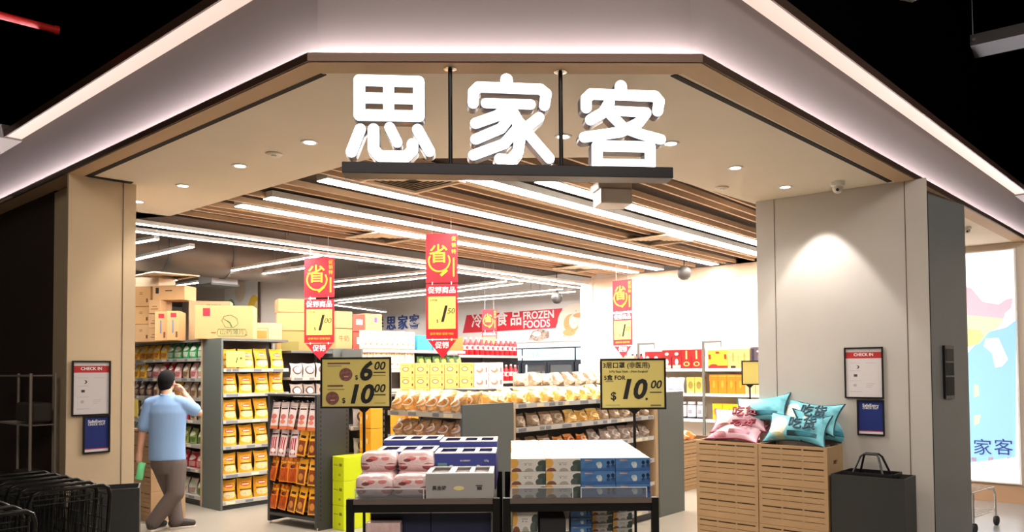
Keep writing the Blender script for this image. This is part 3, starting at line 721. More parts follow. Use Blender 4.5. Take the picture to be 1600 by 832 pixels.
# ---- left shelving: long run facing the entrance, then the corner run of yellow pouches
JA, JB = Vector((-3.926, 9.736, 0)), Vector((-3.555, 9.458, 0))
JH = 2.12
JLo = JA + DL*2.64
zl = [.12, .46, .77, 1.08, 1.37, 1.62, 1.88]
shelf_unit(JLo, ZL, 2.6, .5, JH, zl, 'tall shelf run of mixed pouches behind the walking shopper', end_r=WOODL)
FJL = fr(JLo, ZL)
zr_ = [.10, .43, .78, 1.10, 1.43, 1.74]
shelf_unit(JB, ZR, .92, .46, JH, zr_, 'tall shelf bay of yellow mushroom pouches with a plain grey end', end_l=mat('grey_end_panel', (100, 104, 98), .5, noise=.05, nscale=2))
FJR = fr(JB, ZR)
SHN = ['bottom', 'second lowest', 'third lowest', 'third highest', 'second highest', 'top']
for i, z in enumerate(zr_):
    n_ = 4
    row(K_yellow, FJR, n_, .02, .91, .1, z+.001, f'{SHN[i]} shelf of the yellow bay', 'yellow mushroom pouches on the grey-ended bay', jr=.12, tilt=R_(-4), sc=.98)
# second bay, white packs
shelf_unit(JB+DR*.96, ZR, .66, .46, 1.98, [.1, .43, .78, 1.10, 1.34, 1.62], 'darker shelf bay of pale packs past the yellow pouches')
wpk = P('pale_pack_print', (206, 192, 184), [('o', .5, .5, .34, .3, (110, 84, 78)), ('o', .5, .52, .24, .2, (236, 226, 220)), ('n', 6, .15, (150, 110, 100), .0, .35), ('r', .1, .84, .9, .95, (236, 228, 226))], .25, .2)
K_pale = K('snack_pack', [pouch_mesh('snack_pack', .19, .2, .09, wpk, s, lump=.2) for s in range(2)], 'pale brown snack pack', 'snack bag')
FJ2 = fr(JB+DR*.96, ZR)
for z, nm in ((1.62, 'top'), (1.34, 'second'), (1.10, 'third')):
    row(K_pale, FJ2, 3, .03, .64, .1, z+.001, f'{nm} shelf of the pale pack bay', 'pale packs past the yellow pouches', jr=.2)
# mixed pouches on the long run: n per shelf by colour
def pouch_kind(nm, base, acc, acc2, desc, wd=.17, h=.21, dp=.09):
    m_ = P('print_'+nm, base, [('o', .5, .62, .34, .16, acc), ('r', .15, .1, .85, .40, acc2), ('n', 7, .17, base, .1, .42), ('r', 0, .92, 1, 1, acc2)], .3, .15)
    return K('snack_pouch', [pouch_mesh('snack_pouch', wd, h, dp, m_, s) for s in (3, 4)], desc, 'snack bag')
k_y = pouch_kind('yellow', (248, 200, 40), (250, 240, 200), (190, 120, 60), 'yellow striped pouch')
k_g = pouch_kind('green', (50, 160, 80), (236, 240, 230), (190, 200, 180), 'bright green pouch')
k_r = pouch_kind('red', (206, 40, 60), (250, 230, 220), (190, 150, 140), 'red pouch')
k_p = pouch_kind('pink', (222, 176, 170), (250, 240, 236), (176, 100, 96), 'pink pouch')
k_b = pouch_kind('brown', (186, 160, 130), (240, 232, 220), (120, 84, 60), 'brown clear-front pouch')
k_l = pouch_kind('olive', (150, 170, 90), (240, 240, 220), (90, 120, 50), 'olive green pouch')
k_d = pouch_kind('dark', (96, 66, 60), (230, 220, 214), (180, 150, 130), 'dark brown pouch')
k_w = pouch_kind('white', (226, 222, 214), (200, 220, 190), (180, 140, 120), 'white pouch')
plan = [(zl[6], [k_b, k_y, k_y, k_y, k_y, k_y, k_y, k_g, k_g, k_g, k_g, k_g]), (zl[5], [k_b, k_y, k_y, k_y, k_d, k_p, k_r, k_r, k_p, k_b, k_p, k_w]),
        (zl[4], [k_w, k_d, k_d, k_d, k_d, k_b, k_b, k_b, k_y, k_b, k_b, k_b]), (zl[3], [k_w, k_r, k_b, k_b, k_d, k_b, k_b, k_p, k_r, k_r, k_b, k_b]),
        (zl[2], [k_w, k_b, k_l, k_l, k_l, k_l, k_l, k_l, k_l, k_l, k_l, k_l]), (zl[1], [k_r]*12), (zl[0], [k_w, k_p, k_p, k_w, k_w, k_p, k_p, k_p, k_w, k_w, k_w, k_l])]
LN = ['bottom', 'second', 'third', 'fourth', 'fifth', 'sixth', 'topmost']
for i, (z, ks) in enumerate(plan):
    lv = LN[len(plan)-1-i]
    for j, k in enumerate(ks):
        if j < 1: continue
        x = 2.58*(j+.5)/12+random.uniform(-.01, .01)
        M = FJL @ Matrix.Translation((x, .09, z+.001)) @ Matrix.Rotation(random.uniform(-.15, .15), 4, 'Z') @ Matrix.Rotation(R_(-4), 4, 'X')
        k.put(M, f'{k.desc}, {ORD[j-1]} from left, {lv} shelf of the long run', 'mixed pouches on the long shelf run')
# ---- cartons stacked on top of the left shelving
TAPE = mat('parcel_tape', (226, 190, 140), .3)
def carton(O, rz, wd, dp, h, label, m_=None, marks=(), group='cartons on top of the shelves'):
    t = thing('cardboard_carton', label, 'carton', fr(O, rz), group)
    mb = MB(); mb.box(0, 0, 0, wd, dp, h); mb.build('box_body', m_ or CARDB, t, bevel=.004, seg=1)
    mb = MB(); mb.box(.005, dp/2-.02, h+.0003, wd-.005, dp/2+.02, h+.0012); mb.box(-.0012, dp/2-.02, h*.7, -.0003, dp/2+.02, h); mb.build('tape', TAPE, t)
    for mk in marks:
        if mk[0] == 'r':
            q = MB(); q.box(wd*mk[1], -.0015, h*mk[2], wd*mk[3], -.0002, h*mk[4]); q.build('printed_mark', mk[5], t)
        elif mk[0] == 't': text(mk[1], wd*mk[2], -.0008, h*mk[3], mk[4], mk[5], t, ext=.0006)
        elif mk[0] == 'tl': link(text_mesh(mk[1], mk[4], mk[5], ext=.0006), 'lettering', t, Matrix.Translation((-.0008, dp*mk[2], h*mk[3])) @ Matrix.Rotation(R_(-90), 4, 'Z') @ FACE)
        elif mk[0] == 'm': q = MB(); q.tube([(wd*x, -.001, h*z) for x, z in mk[1]], .004, 5, closed=True); q.build('printed_mark', mk[2], t)
    return t
GRN = mat('green_print', (40, 110, 60), .6); BRN = mat('brown_print', (120, 78, 44), .7)
FT = fr(JB, ZR)
C2 = mat('tan_card', (206, 160, 106), .75, noise=.05, nscale=6); C3 = mat('light_card', (206, 164, 116), .75, noise=.05, nscale=6)
# big carton on the corner, its long side along the yellow bay, its short side to the left
cx = JB + DL*.42 - DR*.06
p = ony(293, 528, 9.75)
O1 = Vector((-3.98, 9.62, JH))
carton(O1, R_(12), .70, .42, .42, 'wide tan carton with a pear drawing and green label on the shelf corner', C2,
       [('r', .14, .68, .26, .92, RPR), ('t', '山药薄片', .64, .19, .075, GRN), ('m', [(.52, .35), (.46, .55), (.50, .68), (.62, .72), (.72, .62), (.74, .45), (.66, .34)], GRN), ('m', [(.48, .62), (.6, .5), (.64, .36), (.62, .37), (.59, .49)], GRN), ('r', .28, .17, .36, .2, BRN), ('m', [(.40, .08), (.38, .19), (.40, .29), (.87, .29), (.89, .19), (.87, .08)], GRN), ('r', .86, .1, .9, .13, BRN)])
for i, (x, lab) in enumerate(((244, 'tall narrow carton with red square mark, left of the pear carton'), (263, 'tall narrow carton with blue side writing, touching the pear carton'))):
    p = ony(x, 500, 10.0+.12*(1-i)); carton(Vector((p.x-.02, p.y, JH)), R_(12), .155, .4, .385, lab, C2, [('r', .3, .78, .75, .93, RPR), ('r', .42, .25, .55, .7, mat('grey_blue_print', (120, 124, 150), .6)), ('r', .7, .1, .85, .3, BRN)])
for i, hh_ in enumerate((.24, .24, .27)):
    p = ony(205, 500, 10.6); carton(Vector((p.x-.25, p.y, JH+[0, .245, .49][i])), R_(-10), .56, .4, hh_, f'tan carton in the column of three beside the oak column, {["lowest", "middle", "topmost"][i]}', C2 if i else C3, [('r', .72, .6, .8, .63, BRN), ('r', .72, .68, .8, .71, BRN), ('r', .9, .2, .95, .4, BRN)])
for i, zz in enumerate((0, .19, .385)):
    p = ony(232, 500, 10.45); carton(Vector((p.x, p.y, JH+zz)), R_(-5), .17, .3, .185, f'small tan box in the thin column next to the oak column, {["lowest", "middle", "topmost"][i]}', C3, [('r', .2, .3, .8, .36, BRN), ('r', .3, .5, .7, .54, BRN)])
p = ony(246, 480, 10.75); p = ony(238, 480, 10.5); carton(Vector((p.x, p.y, JH+.572)), R_(-5), .46, .32, .2, 'tan carton with dark stripe lying above the narrow cartons', C3, [('r', .4, .6, .62, .67, INK), ('r', .1, .45, .2, .85, INK)])
p = ony(297, 480, 10.5); carton(Vector((p.x-.02, p.y, JH+.02)), R_(14), .54, .32, .54, 'dull brown carton rising behind the pear carton', mat('dull_card', (196, 162, 122), .75), [('t', 'FRAGILE', .6, .88, .05, BRN)])
p = ony(205, 450, 10.62); carton(Vector((p.x-.25, p.y, JH+.765)), R_(-10), .70, .38, .13, 'pale carton highest at the back beside the oak column', mat('pale_card', (232, 212, 178), .75), [])
ORG = mat('orange_print', (236, 130, 50), .6)
p = ony(383, 530, 10.35); carton(Vector((p.x, p.y, 2.1)), R_(40), .52, .3, .27, 'low pinkish carton with orange bucket print right of the pear carton', mat('pinkish_card', (226, 172, 132), .75), [('m', [(.3, .15), (.27, .7), (.6, .75), (.62, .15)], ORG), ('r', .3, .2, .58, .6, ORG)])
p = ony(432, 530, 10.9)
carton(Vector((p.x, p.y, 1.98)), R_(20), .62, .4, .30, 'olive taped carton left of the first promotion sign, lowest', mat('olive_card', (190, 158, 96), .75), [('r', .1, .1, .5, .5, mat('olive_print', (150, 140, 70), .6))])
carton(Vector((p.x, p.y, 2.285)), R_(18), .66, .4, .26, 'wide tan carton left of the first promotion sign, middle', C2, [])
carton(Vector((p.x+.02, p.y, 2.55)), R_(24), .52, .36, .19, 'reddish carton left of the first promotion sign, topmost with lifted flap', mat('reddish_card', (220, 150, 100), .75), [])
# small yellow price cards clipped to shelves
def price_card(P, rz, wd, h, label, big='1', cents='50', frame=None):
    t = thing('price_card', label, 'price card', Matrix.Translation(Vector(P)) @ Matrix.Rotation(rz, 4, 'Z'))
    mb = MB(); mb.box(-wd/2, -.006, 0, wd/2, 0, h); mb.build('card', CARDY, t)
    if frame is not None:
        mb = MB(); f = .012
        for bx in ((-wd/2-f, -.01, -f, wd/2+f, .002, 0), (-wd/2-f, -.01, h, wd/2+f, .002, h+f), (-wd/2-f, -.01, 0, -wd/2, .002, h), (wd/2, -.01, 0, wd/2+f, .002, h)): mb.box(*bx)
        mb.build('frame', frame, t)
    if big:
        text(big, wd*.02, -.0065, h*.42, h*.5, INK, t, bold=.015, shear=.25); text(cents, wd*.30, -.0065, h*.55, h*.2, INK, t, bold=.01)
    return t
p = FJR @ Vector((.155, -.012, 1.76)); price_card(p, ZR, .25, .2, 'yellow price card on the top shelf of the yellow pouches', '1', '80')
p = onp(212, 640, (*(JLo-DR*.05).xy, 0), tuple(DR)); price_card((p.x, p.y, p.z-.1), ZL, .16, .24, 'tall yellow price card at the oak column edge before the long run', None)
# ---- pegboard rack with hanging packs
KO = onz(418, 818, 0); KC = onz(495, 831, 0); KL = (KC-KO).length; kz = math.atan2((KC-KO).y, (KC-KO).x)
FK = fr(KO, kz); KHh = 1.43
t = thing('pegboard_rack', 'charcoal pegboard rack hung with rows of sausage packs', 'display rack', FK)
mb = MB(); mb.box(.03, .30, .06, KL-.03, .32, KHh-.02); mb.build('pegboard', mat('dark_pegboard', (60, 58, 57), .6), t)
for x in (0, KL-.035):
    mb = MB(); mb.box(x, 0, .03, x+.035, .33, KHh); sp_ = mb.build('side_panel', DGREY, t)
    mb = MB(); mb.tube([(x+.017, .03, .0), (x+.017, .03, .03)], .014, 8); mb.build('foot', CHROME, sp_)
mb = MB(); mb.box(.036, 0, .10, KL-.036, .299, .13); mb.build('base_tray', DGREY, t)
mb = MB(); mb.box(-.002, -.002, KHh, KL+.002, .335, KHh+.02); mb.build('top_board', DGREY, t)
kw = P('white_sausage_print', (226, 210, 206), [('r', .1, .74, .9, .80, (60, 50, 54)), ('o', .5, .46, .34, .10, (200, 110, 100)), ('o', .5, .28, .32, .08, (222, 130, 110)), ('r', 0, 0, 1, .12, (226, 120, 70)), ('r', .1, .84, .9, .87, (170, 150, 150))], .2, .1)
kr = P('red_stick_print', (226, 206, 206), [('r', .18, .08, .34, .70, (170, 30, 44)), ('r', .42, .1, .58, .7, (190, 50, 56)), ('r', .68, .08, .82, .7, (170, 30, 44)), ('o', .5, .2, .3, .08, (240, 232, 230)), ('r', .1, .78, .9, .84, (60, 50, 54))], .2, .1)
ko = P('orange_pack_print', (232, 132, 26), [('r', .1, .05, .9, .55, (180, 80, 30)), ('o', .5, .66, .3, .08, (70, 40, 20)), ('r', 0, .78, 1, .84, (240, 190, 60)), ('v', 5, (150, 60, 20))], .2, .15)
ky = P('amber_pack_print', (240, 168, 40), [('r', .12, .06, .88, .6, (120, 60, 34)), ('o', .5, .3, .26, .14, (200, 130, 60)), ('r', .2, .7, .8, .8, (60, 40, 20))], .2, .15)
K_kw = K('hanging_pack', [hang_mesh('hanging_pack', .135, .30, .03, kw)], 'white sausage pack', 'hanging pack')
K_kr = K('hanging_pack', [hang_mesh('hanging_pack', .12, .30, .035, kr)], 'white pack of red meat sticks', 'hanging pack')
K_ko = K('hanging_pack', [hang_mesh('hanging_pack', .14, .27, .04, ko)], 'orange meat pack', 'hanging pack')
K_ky = K('hanging_pack', [hang_mesh('hanging_pack', .14, .28, .04, ky)], 'amber jerky pack', 'hanging pack')
rows_ = [(1.36, [K_kw]*5, 'top'), (1.06, [K_kr, K_kr, K_kr, K_ky, K_ky], 'second'), (.75, [K_ko, K_ko, K_ko, K_ky, K_ky], 'third'), (.44, [K_ko, K_ko, K_ky, K_ky, K_ky], 'bottom')]
for z, ks, nm in rows_:
    for j, k in enumerate(ks):
        x = .09+(KL-.18)*j/4
        mb = MB(); mb.tube([(x, .30, z+.006), (x, .02, z+.008), (x, .008, z+.02)], .004, 6); mb.build('hook', CHROME, t)
        for d in (0, 1):
            M = FK @ Matrix.Translation((x+random.uniform(-.008, .008), .05+d*.07, z-.003)) @ Matrix.Rotation(random.uniform(-.1, .1), 4, 'Z') @ Matrix.Rotation(R_(10 if d == 0 else 6)*(-1), 4, 'X') @ Matrix.Rotation(random.uniform(-.06, .1), 4, 'Y')
            k.put(M, f'{k.desc}, {"front" if d == 0 else "rear"} of {ORD[j]} peg, {nm} row of the pegboard rack', 'packs hanging on the pegboard rack')
# its long side along the aisle
K2o = KC + DR*.02
k2u = shelf_unit(K2o+DR*.42, ZR, .95, .4, KHh, [.1, .42, .75, 1.08], 'low shelf side with white packs behind the orange boxes', back=mat('dark_pegboard', (60, 58, 57), .6))
mb = MB(); mb.box(0, 0, 0, .40, .03, KHh); pn = adopt(mb.build('perforated_panel', DGREY, None, fr(K2o, ZR)), k2u)
mb = MB()
for k in range(26):
    for xx in (.03, .37): mb.box(xx-.006, -.001, .1+k*.05, xx+.006, .0, .125+k*.05)
mb.build('perforation', INK, pn)
F2 = fr(K2o+DR*.42, ZR)
for z, nm in ((1.08, 'top'), (.75, 'second'), (.42, 'third')):
    row(K_pale, F2, 5, .1, .9, .08, z+.001, f'{nm} shelf behind orange cartons', 'pale packs behind the orange boxes', jr=.2, desc='pale snack pack')
price_card(F2 @ Vector((.2, -.015, 1.30)), ZR, .16, .11, 'small yellow price card hooked above the orange boxes', '', '', BLACKM)
# ---- lime and orange cartons
LMO = onz(529, 829, 0) - DL*.09
lime = P('lime_box_print', (206, 222, 20), [('r', .12, .62, .5, .66, (150, 160, 20)), ('r', .6, .6, .85, .72, (120, 130, 30)), ('r', .55, .2, .72, .3, (150, 160, 30)), ('r', .06, .1, .10, .9, (226, 236, 120))], .45)
orng = P('orange_box_print', (244, 166, 40), [('r', .08, .2, .2, .5, (250, 214, 130)), ('r', .5, .4, .8, .55, (214, 130, 30)), ('o', .65, .5, .1, .12, (250, 220, 160)), ('r', 0, .0, 1, .03, (200, 120, 30))], .45)
def pbox(O, rz, wd, dp, h, m_, label, cat, group, name='product_box'):
    t = thing(name, label, cat, fr(O, rz), group)
    mb = MB(); mb.box(0, 0, 0, wd, dp, h); mb.build('carton', m_, t, bevel=.004, seg=1)
    mb = MB(); mb.box(.0, dp*.48, h+.0002, wd, dp*.52, h+.001); mb.build('flap_seam', mat('seam_shadow', (150, 120, 40), .8), t)
    return t
hts = .262
for i in range(3):
    pbox(LMO + Vector((0, 0, i*hts)) + DL*.20, ZL, .20, .36, hts-.003, lime, f'lime yellow carton beside the display table, {["lowest", "middle", "topmost"][i]} of its stack', 'carton', 'lime cartons')
OGO = onz(541, 829, 0) + DR*.3 - DL*.04
for i in range(5):
    pbox(OGO + Vector((0, 0, i*.265)) + DL*.2, ZL, .2, .5, .262, orng, f'orange carton in the stack behind the lime cartons, {ORD[i]} from the floor', 'carton', 'orange cartons')
for i in range(5):
    pbox(OGO + DR*.53 + DL*.12 + Vector((0, 0, i*.262)), ZL, .24, .26, .259, orng, f'orange carton in the stack right of the left price sign pole, {ORD[i]} from the floor', 'carton', 'orange cartons')
# ================================================================ MIDDLE GONDOLA WITH BREAD
c0 = Vector((-.43, 6.44, 0)); ME = .95
PANEL = mat('slate_green_panel', (98, 104, 100), .5, noise=.05, nscale=2)
zE = [.12, .40, .66, .89, 1.115, 1.335]
meu = shelf_unit(c0+DL*ME, ZL, ME, .45, 1.36, zE, 'low end shelf of bread rolls left of the slate panel', top=False, posts=(0,))
mb = MB(); mb.box(0, -.005, 0, .655, .02, 1.41); adopt(mb.build('side_panel', PANEL, None, fr(c0+DR*.012, ZR), bevel=.003), meu)
mb = MB(); mb.box(0, 0, 0, .04, .06, 1.45)
for k in range(24): mb.box(.01, -.001, .1+k*.055, .03, 0, .13+k*.055, 1)
adopt(mb.build('slotted_post', [BLACKM, mat('slot_grey', (120, 118, 116), .5)], None, fr(c0+DL*(ME+.07), ZL)), meu)
FE = fr(c0+DL*ME, ZL)
MO = c0 + DR*.70
FM = fr(MO, ZR); ML = 2.42
zM = [.12, .42, .68, .935, 1.17, 1.39]
mlu = shelf_unit(MO, ZR, ML, .42, 1.36, zM, 'long low gondola of bread packs behind the tissue boxes', top=False, end_l=WOODL, posts=(1,))
mb = MB(); mb.box(0, 0, 0, .05, .4, 1.43); adopt(mb.build('wood_post', WOODL, None, FM @ Matrix.Translation((ML+.02, -.01, 0))), mlu)
mb = MB(); mb.box(0, 0, 0, .58, .03, 1.43); adopt(mb.build('end_panel', PANEL, None, FM @ Matrix.Translation((ML+.075, -.02, 0)), bevel=.003), mlu)
def bread_kind(nm, base, s2, acc, desc, wd=.165, h=.17, dp=.14):
    m_ = P('bread_'+nm, base, [('v', 4, s2), ('o', .5, .55, .30, .24, acc), ('o', .5, .55, .22, .17, base), ('n', 8, .1, (250, 236, 214), .3, .8), ('r', 0, .80, 1, 1, s2), ('r', .0, .0, 1, .07, (232, 220, 206))], .22, .2, coat=.3, bump=.4)
    return K('bread_pack', [pouch_mesh('bread_pack', wd, h, dp, m_, s, gus=.85, lump=.35, seal=.05) for s in (5, 6)], desc, 'bread')
k_roll = bread_kind('roll', (206, 136, 60), (236, 190, 120), (240, 222, 200), 'golden bread roll pack')
k_dark = bread_kind('dark', (176, 120, 76), (206, 166, 120), (226, 214, 206), 'brown bread roll pack')
k_crois = bread_kind('crois', (226, 160, 60), (246, 210, 130), (250, 230, 180), 'yellow croissant pack', .21, .145)
k_tan = bread_kind('tan', (200, 170, 140), (150, 120, 96), (228, 214, 200), 'tan sandwich bread pack', .19, .15)
k_oran = bread_kind('orange', (234, 110, 36), (250, 170, 90), (250, 230, 200), 'orange bread pack', .15, .13)
k_grey = bread_kind('grey', (176, 158, 148), (140, 120, 110), (214, 204, 198), 'greyish wrapped bread pack', .19, .16)
for z, k, nm in ((zE[5], k_roll, 'top'), (zE[4], k_dark, 'second'), (zE[3], k_dark, 'third')):
    row(k, FE, 6, .02, ME-.02, .09, z+.001, f'{nm} shelf of the bread end', 'bread packs on the end shelf', jr=.15, sc=1.0 if z > 1.2 else .9)
row(k_roll, FE, 6, .02, ME-.02, .24, zE[5]+.001, 'rear of the bread end top', 'bread packs on the end shelf', jr=.15, sc=1.12, desc='taller golden bread roll pack')
row(k_crois, FM, 11, .03, ML-.05, .09, zM[5]+.001, 'front top of the long bread gondola', 'bread packs on the long gondola', jr=.2, sc=.85)
row(k_crois, FM, 10, .03, ML-.05, .26, zM[5]+.001, 'rear top of the long bread gondola', 'bread packs on the long gondola', jr=.2, sc=1.0, desc='larger yellow croissant pack')
row(None, FM, 12, .02, ML-.02, .09, zM[4]+.001, 'second shelf of the long bread gondola', 'bread packs on the long gondola', jr=.15, kinds=[k_tan]*4+[k_crois]*3+[k_tan]*5, sc=.85)
row(None, FM, 12, .02, ML-.02, .09, zM[3]+.001, 'third shelf of the long bread gondola', 'bread packs on the long gondola', jr=.15, kinds=[k_tan]*3+[k_oran]*3+[k_grey]*6, sc=.9)
FP = fr(c0+DR*.012, ZR)
row(k_crois, FP, 2, .47, .68, .16, 1.363, 'above the slate side panel', 'bread packs above the slate panel', jr=.2, sc=1.05)
mb = MB(); mb.box(.47, .03, 1.345, .66, .42, 1.362); adopt(mb.build('top_board', SHELF, None, FP), meu)
bk = MO+DR*ML+DL*.95
shelf_unit(bk, ZR+math.pi, ML, .5, 1.52, [.12, .5, .9, 1.2], 'rear half of the bread gondola carrying a pile of packs')
FBK = FM @ Matrix.Translation((0, .46, 0))
row(k_tan, FBK, 8, .7, ML-.1, .16, 1.521, 'rear board of the bread gondola', 'bread packs on the rear board', jr=.4, sc=1.0, desc='large tan bread pack')
# ================================================================ DISPLAY TABLES
TY, TZ = 4.90, .885
m_top = mat('brown_table_top', (112, 98, 90), .5, noise=.06, nscale=10)
ACRYL = mat('clear_acrylic', (236, 240, 244), .05, trans=.9)
def table(x0, x1, label):
    t = thing('display_table', label, 'table', (0, TY, 0)); D = 1.34
    mb = MB(); mb.box(x0+.045, .0, TZ-.035, x1-.045, D, TZ); mb.build('tabletop', m_top, t, bevel=.002, seg=1)
    for x in (x0, x1-.045):
        for y in (0, D-.045): mb = MB(); mb.box(x, y, 0, x+.045, y+.045, TZ); mb.build('leg', BLACKM, t, bevel=.002, seg=1)
    mb = MB(); mb.box(x0+.045, .008, TZ-.085, x1-.045, .04, TZ-.036); mb.build('apron', BLACKM, t)
    mb = MB(); mb.box(x0+.045, D-.04, TZ-.085, x1-.045, D-.008, TZ-.036); mb.build('apron', BLACKM, t)
    mb = MB(); mb.box(x0+.046, .02, .36, x1-.046, D-.02, .40); mb.build('lower_shelf', BLACKM, t)
    return t
tx0, tx1, ux0, ux1 = -1.06, -.085, -.065, .925
ta = table(tx0, tx1, 'black framed display table carrying pink fruit packs and blue cartons')
tb = table(ux0, ux1, 'black framed display table carrying stacked tissue boxes')
for t_, xa, xb in ((ta, tx0+.06, tx0+.49), (tb, ux0+.06, ux0+.44), (tb, ux0+.50, ux1-.08)):
    mb = MB(); mb.box(xa, -.0, TZ+.001, xb, .004, TZ+.062); g = mb.build('acrylic_guard', ACRYL, t_)
    mb = MB(); mb.box(xa, -.001, TZ+.0625, xb, .005, TZ+.068); mb.box(xa-.006, -.001, TZ+.001, xa-.0005, .005, TZ+.068); mb.box(xb+.0005, -.001, TZ+.001, xb+.006, .005, TZ+.068); mb.build('guard_rim', mat('pale_rim', (226, 228, 232), .3), g)
TF = Matrix.Translation((0, TY, 0))
# tissue boxes: 4 columns, 3 layers, 11 deep; every one that shows
TW, TH_, TD = .2225, .0835, .115
tis_t = mat('tissue_top_white', (246, 244, 242), .5)  # box tops whitened, overexposure put into the colour
t_be = P('beige_tissue_print', (226, 220, 212), [('o', .06, .66, .16, .4, (238, 180, 90)), ('o', .16, .02, .14, .26, (140, 84, 66)), ('o', .52, .02, .13, .24, (176, 168, 160)), ('o', .93, .62, .16, .25, (70, 84, 78)), ('o', .85, .2, .14, .3, (86, 96, 90)), ('o', 1.0, .2, .1, .34, (60, 78, 72)), ('r', .36, .62, .62, .66, (150, 146, 144)), ('r', .40, .48, .44, .56, (120, 116, 116)), ('r', .5, .48, .6, .54, (170, 166, 164))], .4)
t_bl = P('blue_tissue_print', (84, 132, 186), [('o', .55, .45, .07, .26, (214, 226, 230)), ('o', .50, .55, .05, .14, (214, 226, 230)), ('o', .80, .64, .05, .15, (28, 38, 66)), ('o', .93, .68, .05, .16, (28, 38, 66)), ('o', .80, .34, .05, .14, (28, 38, 66)), ('o', .94, .36, .06, .16, (28, 38, 66)), ('r', .0, .0, 1, .22, (66, 108, 168)), ('r', .12, .80, .34, .88, (226, 170, 120)), ('v', 2, (60, 100, 160))], .4)
def tissue_mesh(nm, m_):
    mb = MB(); mb.box(-TW/2+.001, 0, 0, TW/2-.001, TD-.002, TH_-.001); me = mb.mesh(nm, [m_, tis_t], bevel=.002, seg=1)
    for f in me.polygons:
        if f.normal.z > .8: f.material_index = 1
    return me
me_be, me_bl = tissue_mesh('tissue_box', t_be), tissue_mesh('tissue_box', t_bl)
slit = MB().box(-.05, .045, TH_-.0008, .05, .068, TH_-.0002).mesh('opening', mat('tissue_slit', (200, 198, 200), .6))
lay = ['bottom', 'middle', 'top']
for c_ in range(4):
    for k in range(3):
        for r in range(11):
            if r and k < 2 and c_: continue
            me = me_be if c_ < 2 else me_bl
            o = link(me, 'tissue_box', None, TF @ Matrix.Translation((ux0+.052+TW*(c_+.5)+random.uniform(-.002, .002), .012+r*TD, TZ+.0005+k*TH_)) @ Matrix.Rotation(random.uniform(-.012, .012), 4, 'Z'))
            tag(o, f'{"beige" if c_ < 2 else "blue"} tissue box, {ORD[c_]} column from left, {lay[k]} layer, {ORD[r]} from the front', 'tissue box', 'stacked tissue boxes')
            if k == 2: link(slit, 'opening', o)
# stacks that carry the hidden middle of the block
mb = MB(); mb.box(ux0+.055+TW, .14, TZ+.0006, ux1-.05, .012+11*TD-.01, TZ+2*TH_-.003); tag(mb.build('tissue_case', tis_t), 'white inner case filling the middle of the tissue block', 'case'); bpy.data.objects['tissue_case'].location = (0, TY, 0)
# fruit packs
fpk = P('pink_fruit_pack', (238, 212, 210), [('v', 3, (226, 184, 182)), ('o', .16, .34, .15, .16, (160, 78, 80)), ('o', .86, .34, .16, .16, (168, 86, 88)), ('r', 0, .36, 1, .44, (236, 206, 204)), ('o', .40, .70, .13, .10, (206, 104, 100)), ('o', .30, .62, .10, .07, (120, 70, 74)), ('o', .72, .70, .11, .09, (222, 140, 138)), ('r', 0, 0, 1, .14, (206, 176, 176))], .15, .06, coat=.6, bump=.3)
def pack_mesh(wd, dp, h):
    mb = MB()
    def fn(u, v):
        a = 2*math.pi*u; e = .42; cx_, sx_ = math.cos(a), math.sin(a)
        X = math.copysign(abs(cx_)**e, cx_)*wd/2; Y = math.copysign(abs(sx_)**e, sx_)*dp/2
        q = math.sin(math.pi*v)**.32 if 0 < v < 1 else 0.0; k = q*(1+.03*math.sin(4*a)*math.sin(3*math.pi*v))
        return Vector((X*k, Y*k+dp/2, h*(1-math.cos(math.pi*v))/2))
    mb.grid(fn, 32, 14); return mb.mesh('fruit_pack', fpk, smooth=True, weld=True)
me_pk = pack_mesh(.25, .22, .15)
me_crimp = MB().box(-.02, -.004, .06, .02, .001, .085).mesh('round_sticker', mat('dark_sticker', (120, 60, 60), .4))
def pack(x, y, z, label):
    o = link(me_pk, 'fruit_pack', None, TF @ Matrix.Translation((x, y, z)) @ Matrix.Rotation(random.uniform(-.05, .05), 4, 'Z')); return tag(o, label, 'fruit pack', 'pink fruit packs on the table')
pack(-.89, .02, TZ+.001, 'pink shrink-wrapped fruit pack, front row at the table leg'); pack(-.655, .02, TZ+.001, 'pink shrink-wrapped fruit pack, front row beside the grey carton')
for k, nm in enumerate(('hidden bottom', 'raised')):
    pack(-.915, .29, TZ+.001+k*.118, f'pink fruit pack in the rear stack at the table leg side, {nm} one'); pack(-.66, .29, TZ+.001+k*.118, f'pink fruit pack in the rear stack beside the blue cartons, {nm} one')
